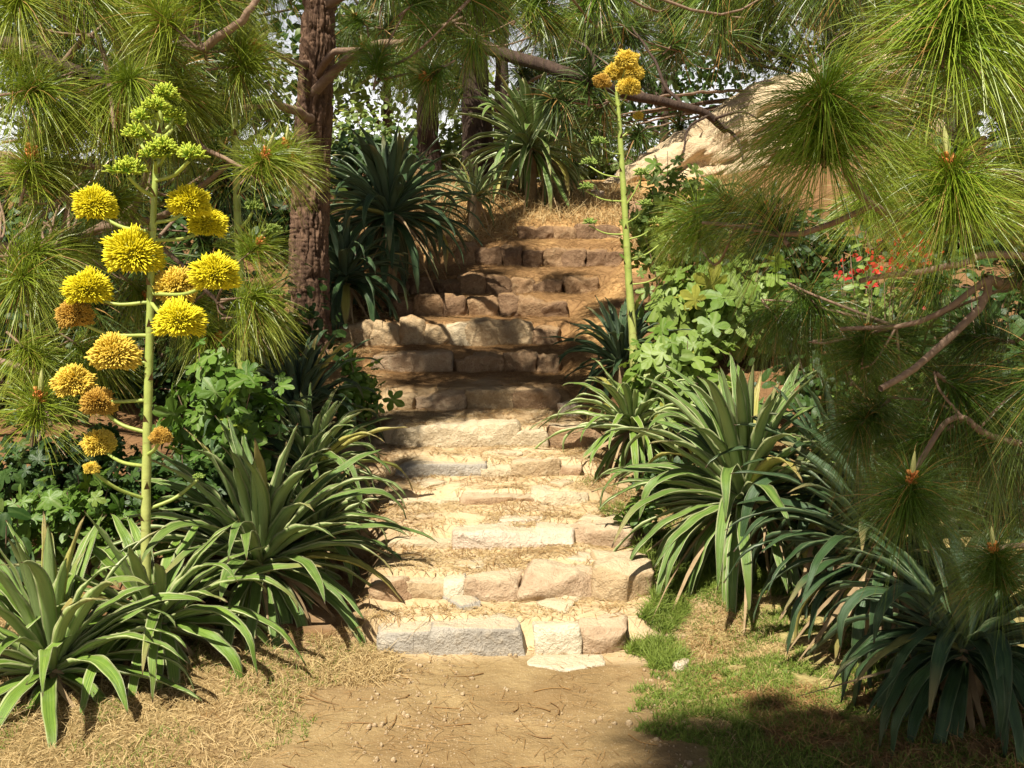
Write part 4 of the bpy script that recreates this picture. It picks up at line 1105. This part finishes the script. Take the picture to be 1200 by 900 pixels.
shrub('leafy_weed', 'leafy weed in the gap between largest right agave and the narrow leaved one', 772, 560, 8.3, (0.3, 0.25, 0.2), 120, 0.08, M_LEAF_D, seed=19, cat='weed', stems=8)
shrub('dark_shrub', 'dark shrub on the right bank behind the largest sunlit agave', 985, 420, 8.8, (0.7, 0.5, 0.5), 700, 0.09, M_LEAF_D, outline=OVAL, seed=10, stems=20)
shrub('dark_shrub', 'dark shrub at the right edge behind the near pine boughs', 1165, 460, 7.6, (0.75, 0.6, 0.9), 1300, 0.09, M_LEAF_D, outline=OVAL, seed=11, stems=26)
shrub('dark_shrub', 'dark shrub under the left pine behind the mallow', 170, 430, 9.6, (1.2, 0.6, 0.7), 1300, 0.10, M_LEAF_D, outline=OVAL, seed=12, stems=30)
shrub('dark_shrub', 'dark shrub at the far left edge under the pine boughs', -10, 420, 9.2, (1.0, 0.6, 0.8), 1000, 0.10, M_LEAF_D, outline=OVAL, seed=13, stems=24)
shrub('dark_shrub', 'tall dark shrub behind the thick pine trunk', 330, 300, 14.0, (1.2, 0.7, 1.0), 1400, 0.12, M_LEAF_D, outline=OVAL, seed=14, stems=26)
shrub('dark_shrub', 'tall dark shrub on the right bank above the red flowers', 1130, 250, 12.5, (1.6, 0.8, 1.1), 1500, 0.12, M_LEAF_D, outline=OVAL, seed=15, stems=26)
shrub('dark_shrub', 'dark shrub in deep shade behind the yellow flower heads', 110, 320, 11.2, (1.3, 0.6, 0.7), 1500, 0.11, M_LEAF_D, outline=OVAL, seed=22, stems=28)
shrub('dark_shrub', 'dark shrub left of the thick pine trunk behind green bud stalk', 285, 385, 10.4, (0.8, 0.5, 0.55), 1100, 0.10, M_LEAF_D, outline=OVAL, seed=23, stems=24)
shrub('leafy_creeper', 'low leafy plant below the left pine boughs, above the front left agave', 60, 545, 7.6, (0.75, 0.35, 0.35), 620, 0.085, M_LEAF_D, seed=24, cat='plant', stems=18)
shrub('leafy_creeper', 'dark low plant between yellow flower stalk and large grey green agave', 215, 560, 7.2, (0.4, 0.3, 0.25), 320, 0.08, M_LEAF_D, seed=25, cat='plant', stems=12)
shrub('dark_shrub', 'dark shrub below the sandstone boulder behind the near pine tufts', 935, 285, 12.2, (0.9, 0.5, 0.5), 1300, 0.10, M_LEAF_D, outline=OVAL, seed=31, stems=24)
shrub('dark_shrub', 'dark shrub right of the fig like bush under the red flowers', 1040, 365, 9.6, (0.9, 0.5, 0.45), 1200, 0.09, M_LEAF_D, outline=OVAL, seed=32, stems=24)
shrub('dark_shrub', 'dark shrub behind the large dark agave on the upper left bank', 425, 190, 15.5, (0.9, 0.5, 0.5), 1000, 0.11, M_LEAF_D, outline=OVAL, seed=33, stems=20)
shrub('dark_shrub', 'dark shrub at right edge between red flowers and reddish forked bough', 1135, 345, 8.7, (0.95, 0.4, 0.45), 1500, 0.09, M_LEAF_D, outline=OVAL, seed=41, stems=28)
shrub('dark_shrub', 'far dark shrub at left behind the sunny boughs and top yellow heads', 60, 255, 13.2, (1.4, 0.6, 0.8), 1500, 0.12, M_LEAF_D, outline=OVAL, seed=42, stems=26)
shrub('dark_shrub', 'far dark shrub behind the green buds on the left', 215, 235, 14.2, (1.4, 0.6, 0.9), 1500, 0.12, M_LEAF_D, outline=OVAL, seed=43, stems=26)
shrub('dark_shrub', 'dark shrub on the right bank under the hanging tufts by the boulder', 860, 300, 11.6, (0.8, 0.4, 0.3), 800, 0.09, M_LEAF_D, outline=OVAL, seed=44, stems=20)
shrub('leafy_bush', 'bright bush seen between the trunks beyond the small young agave', 530, 180, 22, (1.2, 0.8, 0.8), 1500, 0.13, M_LEAF_Y, outline=OVAL, seed=16, stems=24)
shrub('leafy_bush', 'bright bush beyond the topmost agave under the long bough', 690, 185, 25, (1.6, 0.8, 0.8), 1600, 0.14, M_LEAF_Y, outline=OVAL, seed=17, stems=24)
shrub('leafy_bush', 'bright bush far left of the leaning trunk', 430, 170, 25, (1.5, 0.8, 1.1), 1600, 0.14, M_LEAF_Y, outline=OVAL, seed=18, stems=24)

# far trees
def far_tree(label, x, Y, ht, cr, n, mat, seed):
    r = np.random.default_rng(seed); g = gz(x, Y)
    root = thing('background_tree', label, 'tree', (x, Y, g), 'trees far behind the slope')
    mb = MB(); tube(mb, smooth_path([(0, 0, -.2), (.2, 0, ht * .4), (0, 0, ht * .8)], 16), np.linspace(.22, .06, 16), 10, (0.6, 0, 0, 1))
    ends = []
    for i in range(12):
        a = r.uniform(0, 6.28); z0 = ht * r.uniform(.2, .7)
        e = np.array((math.cos(a) * cr * r.uniform(.5, 1), math.sin(a) * cr * r.uniform(.5, 1), z0 + ht * r.uniform(.05, .3)))
        tube(mb, smooth_path([(0, 0, z0), e * np.array((.5, .5, 1)) - np.array((0, 0, .3)), e], 8), np.linspace(.08, .02, 8), 6, (.6, 0, 0, 1)); ends.append(e)
    link('trunk', mb.mesh('trunk', M_BARK_D), root)
    ends = np.array(ends); k = r.integers(0, 12, n)
    pos = ends[k] * r.uniform(.55, 1.1, (n, 1)) + r.normal(size=(n, 3)) * np.array((cr * .22, cr * .22, ht * .07))
    pos[:, 2] = np.maximum(pos[:, 2], 0.3)
    ml = MB(); leaves(ml, pos, r.normal(size=(n, 3)) + np.array((-.2, -.4, .6)), 0.24 * r.uniform(.5, 1.2, n), OVAL, r)
    link('crown', ml.mesh('crown', mat), root)
for i, (x, Y, ht, cr, m, lab) in enumerate([
    (-9, 34, 10, 4, M_LEAF_D, 'dark leafy tree far behind the left pine boughs'), (-4.2, 36, 8, 3, M_LEAF_Y, 'yellow green tree far beyond the upper left agave'),
    (0.3, 44, 6.5, 3, M_LEAF_Y, 'pale green tree far beyond the topmost agave'), (5.0, 38, 8, 3.4, M_LEAF_D, 'dark tree far behind the long bough'),
    (9.5, 34, 11, 4, M_LEAF_D, 'tall dark tree far behind the long sandstone boulder'), (15, 34, 11, 4.5, M_LEAF_D, 'tall dark tree far behind the upright boulder'), (-15, 32, 11, 4.5, M_LEAF_D, 'tall dark tree at far left beyond the boughs')]):
    far_tree(lab, x, Y, ht, cr, 2600, m, 60 + i)

# ------------------------------------------------------------------ grass, litter, pebbles
def scatter(n, x0, x1, y0, y1, keep):
    x = rng.uniform(x0, x1, n); y = rng.uniform(y0, y1, n)
    k = keep(x, y); x, y = x[k], y[k]
    return np.stack((x, y, ground(x, y)), -1)

def blades(name, pts, hmin, hmax, w, mat, lean=0.5, droop=0.4, label=None):
    n = len(pts); mb = MB()
    d = rng.normal(size=(n, 3)) * lean; d[:, 2] = 1
    ribbons(mb, pts, d, rng.uniform(hmin, hmax, n), w, droop, 3, 0.2, None, 0, rng.normal(size=(n, 3)) * 0.25)
    return mb

def litter(n, x0, x1, y0, y1, keep, L=(0.06, 0.2), w=0.0032):
    pts = scatter(n, x0, x1, y0, y1, keep); n = len(pts); mb = MB()
    pts[:, 2] += 0.006 + rng.random(n) * 0.012
    a = rng.uniform(0, 6.28, n)
    d = np.stack((np.cos(a), np.sin(a), rng.normal(size=n) * 0.06), -1)
    e = 0.05
    slope = np.clip((ground(pts[:, 0] + d[:, 0] * e, pts[:, 1] + d[:, 1] * e) - ground(pts[:, 0], pts[:, 1])) / e, -.5, .5)
    d[:, 2] += slope
    ribbons(mb, pts, d, rng.uniform(*L, n), w, 0.0, 3, 0.4, None, 0, rng.normal(size=(n, 3)) * np.array((.25, .25, 0.02)), np.tile([[0, 0, 1.0]], (n, 1)) + rng.normal(size=(n, 3)) * .2)
    return mb
def pathd(x, Y):
    cx = np.interp(Y, np.concatenate(([3], SY, [16.5])), np.concatenate(([-0.15], SCX, [1.0])))
    hw = np.interp(Y, np.concatenate(([3, 6.2], SY, [16.5])), np.concatenate(([0.9, 0.85], SHW, [0.6])))
    return x - cx, hw

def k_lawn(x, y):
    d, hw = pathd(x, y); ns = fbm(x * 2.5, y * 2.5, 0, 3, 71) - .5; n2 = fbm(x * 9, y * 9, 0, 2, 72)
    dry = np.hypot((x - 1.0) / 0.5, (y - 6.45) / 0.45) + ns < 1.0
    return (~dry | (rng.random(len(x)) < 0.2)) & (d - hw + ns * 0.9 > np.where(y > 6.2, 0.03, 0.0)) & (n2 > np.where(y > 5.5, 0.44, 0.36)) & (rng.random(len(x)) < sstep(8.6, 7.6, y))
g = MB()
pts = scatter(110000, 0.3, 2.6, 4.3, 8.6, k_lawn)
mb = blades('green_grass', pts, 0.025, 0.075, 0.0045, M_GRASS)
pts2 = scatter(26000, 0.5, 1.2, 6.0, 7.4, lambda x, y: (pathd(x, y)[0] - pathd(x, y)[1] > 0.0) & (pathd(x, y)[0] - pathd(x, y)[1] < 0.22))
mb2 = blades('', pts2, 0.05, 0.14, 0.005, M_GRASS)
pts4 = scatter(14000, 0.9, 2.0, 6.9, 7.7, lambda x, y: (fbm(x * 5, y * 5, 0, 3, 91) > .42) & (pathd(x, y)[0] > pathd(x, y)[1] + .05))
mb4 = blades('', pts4, 0.05, 0.15, 0.005, M_GRASS)
pts3 = scatter(9000, -2.8, -0.8, 4.4, 6.4, lambda x, y: (-pathd(x, y)[0] - pathd(x, y)[1] > 0.0) & (fbm(x * 5, y * 5, 0, 3, 77) > .52))
mb3 = blades('', pts3, 0.02, 0.07, 0.004, M_GRASS)
for q in (mb2, mb3, mb4):
    for v, f, c, m in zip(q.v, q.f, q.c, q.m): mb.add(v, f, c)
tag(link('green_grass', mb.mesh('green_grass', M_GRASS)), 'short green grass on the lawn right of the steps', 'grass', kind='stuff')

def k_verge(x, y):
    d, hw = pathd(x, y); ns = fbm(x * 3, y * 3, 0, 3, 73) - .5
    return (-d - hw + ns * 0.7 > -0.02) & (rng.random(len(x)) < 0.8)
mb = blades('', scatter(26000, -3.2, -0.5, 4.3, 6.4, k_verge), 0.03, 0.12, 0.004, M_STRAW, 1.1, 0.5)
def k_lawn_dry(x, y):
    d, hw = pathd(x, y); ns = fbm(x * 2, y * 2, 0, 3, 74) - .5
    return (d - hw + ns > 0.05) & (fbm(x * 4, y * 4, 0, 3, 75) > .46)
mbs = [blades('', scatter(9000, 0.5, 1.6, 6.0, 7.0, lambda x, y: pathd(x, y)[0] > pathd(x, y)[1] + .08), 0.02, 0.08, 0.004, M_STRAW, 1.0, 0.5), blades('', scatter(26000, 0.4, 3.0, 4.4, 8.4, k_lawn_dry), 0.02, 0.07, 0.004, M_STRAW, 1.0, 0.5),
       blades('', scatter(5000, -1.15, -0.65, 5.7, 6.5, lambda x, y: (np.hypot(x + .9, (y - 6.1)) < .38)), 0.08, 0.2, 0.004, M_STRAW, 1.3, 0.9),
       blades('', scatter(9000, -1.5, 1.9, 14.2, 17.2, lambda x, y: ~((np.abs(pathd(x, y)[0]) < pathd(x, y)[1]) & (y < 15.0))), 0.08, 0.34, 0.009, M_STRAW, 0.6, 0.5),
       blades('', scatter(7000, -2.6, -1.0, 11, 14.6, lambda x, y: (-pathd(x, y)[0] - pathd(x, y)[1] > -.1)), 0.05, 0.14, 0.007, M_STRAW, 1.0, 0.6)]
for q in mbs:
    for v, f, c, m in zip(q.v, q.f, q.c, q.m): mb.add(v, f, c)
q = litter(26000, -1.5, 1.3, 6.4, 9.8, lambda x, y: (np.abs(pathd(x, y)[0]) < pathd(x, y)[1] + .2) & (fbm(x * 3.5, y * 6, 0, 3, 88) > .49), (0.02, 0.09), 0.004)
for v, f, c, m in zip(q.v, q.f, q.c, q.m): mb.add(v, f, c)
tag(link('dry_grass', mb.mesh('dry_grass', M_STRAW)), 'dry straw coloured grass on the verges and upper slope', 'dry grass', kind='stuff')
mb = blades('', scatter(26000, 1.2, 3.2, 4.2, 5.6, lambda x, y: fbm(x * 3, y * 3, 0, 3, 79) > .45 - (x - 1.4) * .2), 0.05, 0.16, 0.0045, M_RUST, 1.2, 0.7)
q = blades('', scatter(7000, 1.0, 2.4, 5.4, 7.0, lambda x, y: (fbm(x * 3, y * 3, 0, 3, 80) > .5)), 0.04, 0.13, 0.0045, M_RUST, 1.2, 0.7)
for v, f, c, m in zip(q.v, q.f, q.c, q.m): mb.add(v, f, c)
tag(link('withered_straw', mb.mesh('withered_straw', M_RUST)), 'rust brown withered straw under the dark agaves at lower right', 'straw', kind='stuff')

def k_tread(x, y):
    d, hw = pathd(x, y)
    return (np.abs(d) < hw + .25) & (fbm(x * 4, y * 4, 0, 3, 81) > np.where(y > 9.4, .34, .50))
mb = litter(30000, -1.8, 1.8, 6.4, 15.6, k_tread, w=0.0045)
q = litter(1500, -1.6, 1.2, 4.4, 6.4, lambda x, y: fbm(x * 3, y * 3, 0, 3, 82) > .48, (0.04, 0.14))
q2 = litter(9000, -3.5, 4.0, 7.0, 14, lambda x, y: np.abs(pathd(x, y)[0]) > pathd(x, y)[1], (0.08, 0.25), 0.006)
for qq in (q, q2):
    for v, f, c, m in zip(qq.v, qq.f, qq.c, qq.m): mb.add(v, f, c)
for i in range(34):
    x, y = rng.uniform(-1.3, 1.3), rng.uniform(4.5, 6.15)
    a = rng.uniform(0, 6.28); L_ = rng.uniform(0.05, 0.22)
    q_ = [(x + math.cos(a + k * .25) * L_ * t_, y + math.sin(a + k * .25) * L_ * t_) for k, t_ in ((0, 0), (rng.uniform(-1, 1), .5), (rng.uniform(-1, 1), 1))]
    tube(mb, smooth_path([(u_, v_, gz(u_, v_) + .006) for u_, v_ in q_], 7), np.linspace(.004, .0018, 7), 5, (rng.random(), .3, 0, 1))
tag(link('needle_litter', mb.mesh('needle_litter', M_RUST)), 'fallen brown pine needles strewn over steps and banks', 'litter', kind='stuff')

def pebbles():
    pts = scatter(2600, -1.5, 1.7, 4.4, 6.3, lambda x, y: (fbm(x * 2, y * 2, 0, 3, 83) + (x + .3) * .1 > .48) & (x < pathd(x, y)[1] + pathd(x, y)[0] * 0 + 0.05 + np.interp(y, SY, SCX)))
    p2 = scatter(300, -1.0, 1.0, 6.4, 9.5, lambda x, y: np.abs(pathd(x, y)[0]) < pathd(x, y)[1])
    pts = np.concatenate((pts, p2)); mb = MB()
    v0, f0 = box_grid(2, 2, 2)
    v0 = v0 / np.linalg.norm(v0, axis=1)[:, None]
    for p in pts:
        s = 0.0035 + 0.012 * rng.random()**5
        v = v0 * s * rng.uniform(.7, 1.3, 3) * (1 + rng.normal(size=(len(v0), 1)) * .12)
        mb.add(v + p + np.array((0, 0, s * .3)), f0, (rng.random(), 0, 0, 1))
    return mb.mesh('pebbles', M_ST['tan'])
tag(link('pebbles', pebbles()), 'small pale pebbles scattered on the dirt path', 'pebbles', kind='stuff')

# ------------------------------------------------------------------ light
rs = random.Random(21)
sh = []  # tufts of the added pine, placed sunward of the spots to be shaded
for i in range(12):
    sh.append(shade_spot(rs.uniform(0.95, 1.2), rs.uniform(4.45, 4.95), 0, rs.uniform(8.4, 10.5)))
for i in range(56):
    sh.append(shade_spot(rs.uniform(1.25, 2.6), rs.uniform(2.9, 3.75), 0, rs.uniform(8.0, 10.0)))
pS.boughs_to(sh, 5, 0.06)
for q in sh:
    pS.tuft(q, rs.choice(ELEVS[:3]), 'far', 1.45, False)
pS.done()

sun = bpy.data.lights.new('sun', 'SUN'); sun.energy = 5.0; sun.angle = R(0.53); sun.color = (1.0, 0.94, 0.82)
so = bpy.data.objects.new('sun', sun); COL.objects.link(so)
so.rotation_euler = LDIR.to_track_quat('Z', 'Y').to_euler()
w = bpy.data.worlds.new('World'); scene.world = w; w.use_nodes = True
nt = w.node_tree
sky = nt.nodes.new('ShaderNodeTexSky'); sky.sky_type = 'NISHITA'; sky.sun_disc = False
sky.sun_elevation = EL; sky.ozone_density = 0.5; sky.sun_rotation = math.atan2(LDIR.x, LDIR.y) % (2 * math.pi); sky.dust_density = 1.0; sky.air_density = 0.3
bg = nt.nodes['Background']; 
tc = nt.nodes.new('ShaderNodeTexCoord'); sx = nt.nodes.new('ShaderNodeSeparateXYZ'); nt.links.new(tc.outputs['Generated'], sx.inputs[0])
hz = nt.nodes.new('ShaderNodeMapRange'); hz.inputs[1].default_value = 0.12; hz.inputs[2].default_value = 0.32; hz.inputs[3].default_value = 0.95; hz.inputs[4].default_value = 0.0
nt.links.new(sx.outputs[2], hz.inputs[0])
mx = nt.nodes.new('ShaderNodeMix'); mx.data_type = 'RGBA'; nt.links.new(hz.outputs[0], mx.inputs[0]); nt.links.new(sky.outputs[0], mx.inputs[6])
mx.inputs[7].default_value = (15.5, 15.4, 15.0, 1)     # pale hazy air low in the sky
nt.links.new(mx.outputs[2], bg.inputs[0]); bg.inputs[1].default_value = 0.05

cam = bpy.data.cameras.new('camera'); co = bpy.data.objects.new('camera', cam); COL.objects.link(co)
co.location = (0, 0, H); co.rotation_euler = (math.pi / 2 - PITCH, 0, 0)
cam.sensor_width = 36; cam.lens = 36 * F / 1200; cam.clip_start = 0.05; cam.clip_end = 500
scene.camera = co
vs = scene.view_settings
scene.display_settings.display_device = 'sRGB'
vs.view_transform = 'Standard'; vs.look = 'None'; vs.exposure = 0.93; vs.gamma = 1; vs.use_curve_mapping = False
cy = scene.cycles
cy.max_bounces = 6; cy.diffuse_bounces = 2; cy.glossy_bounces = 2; cy.transmission_bounces = 3
cy.use_denoising = True
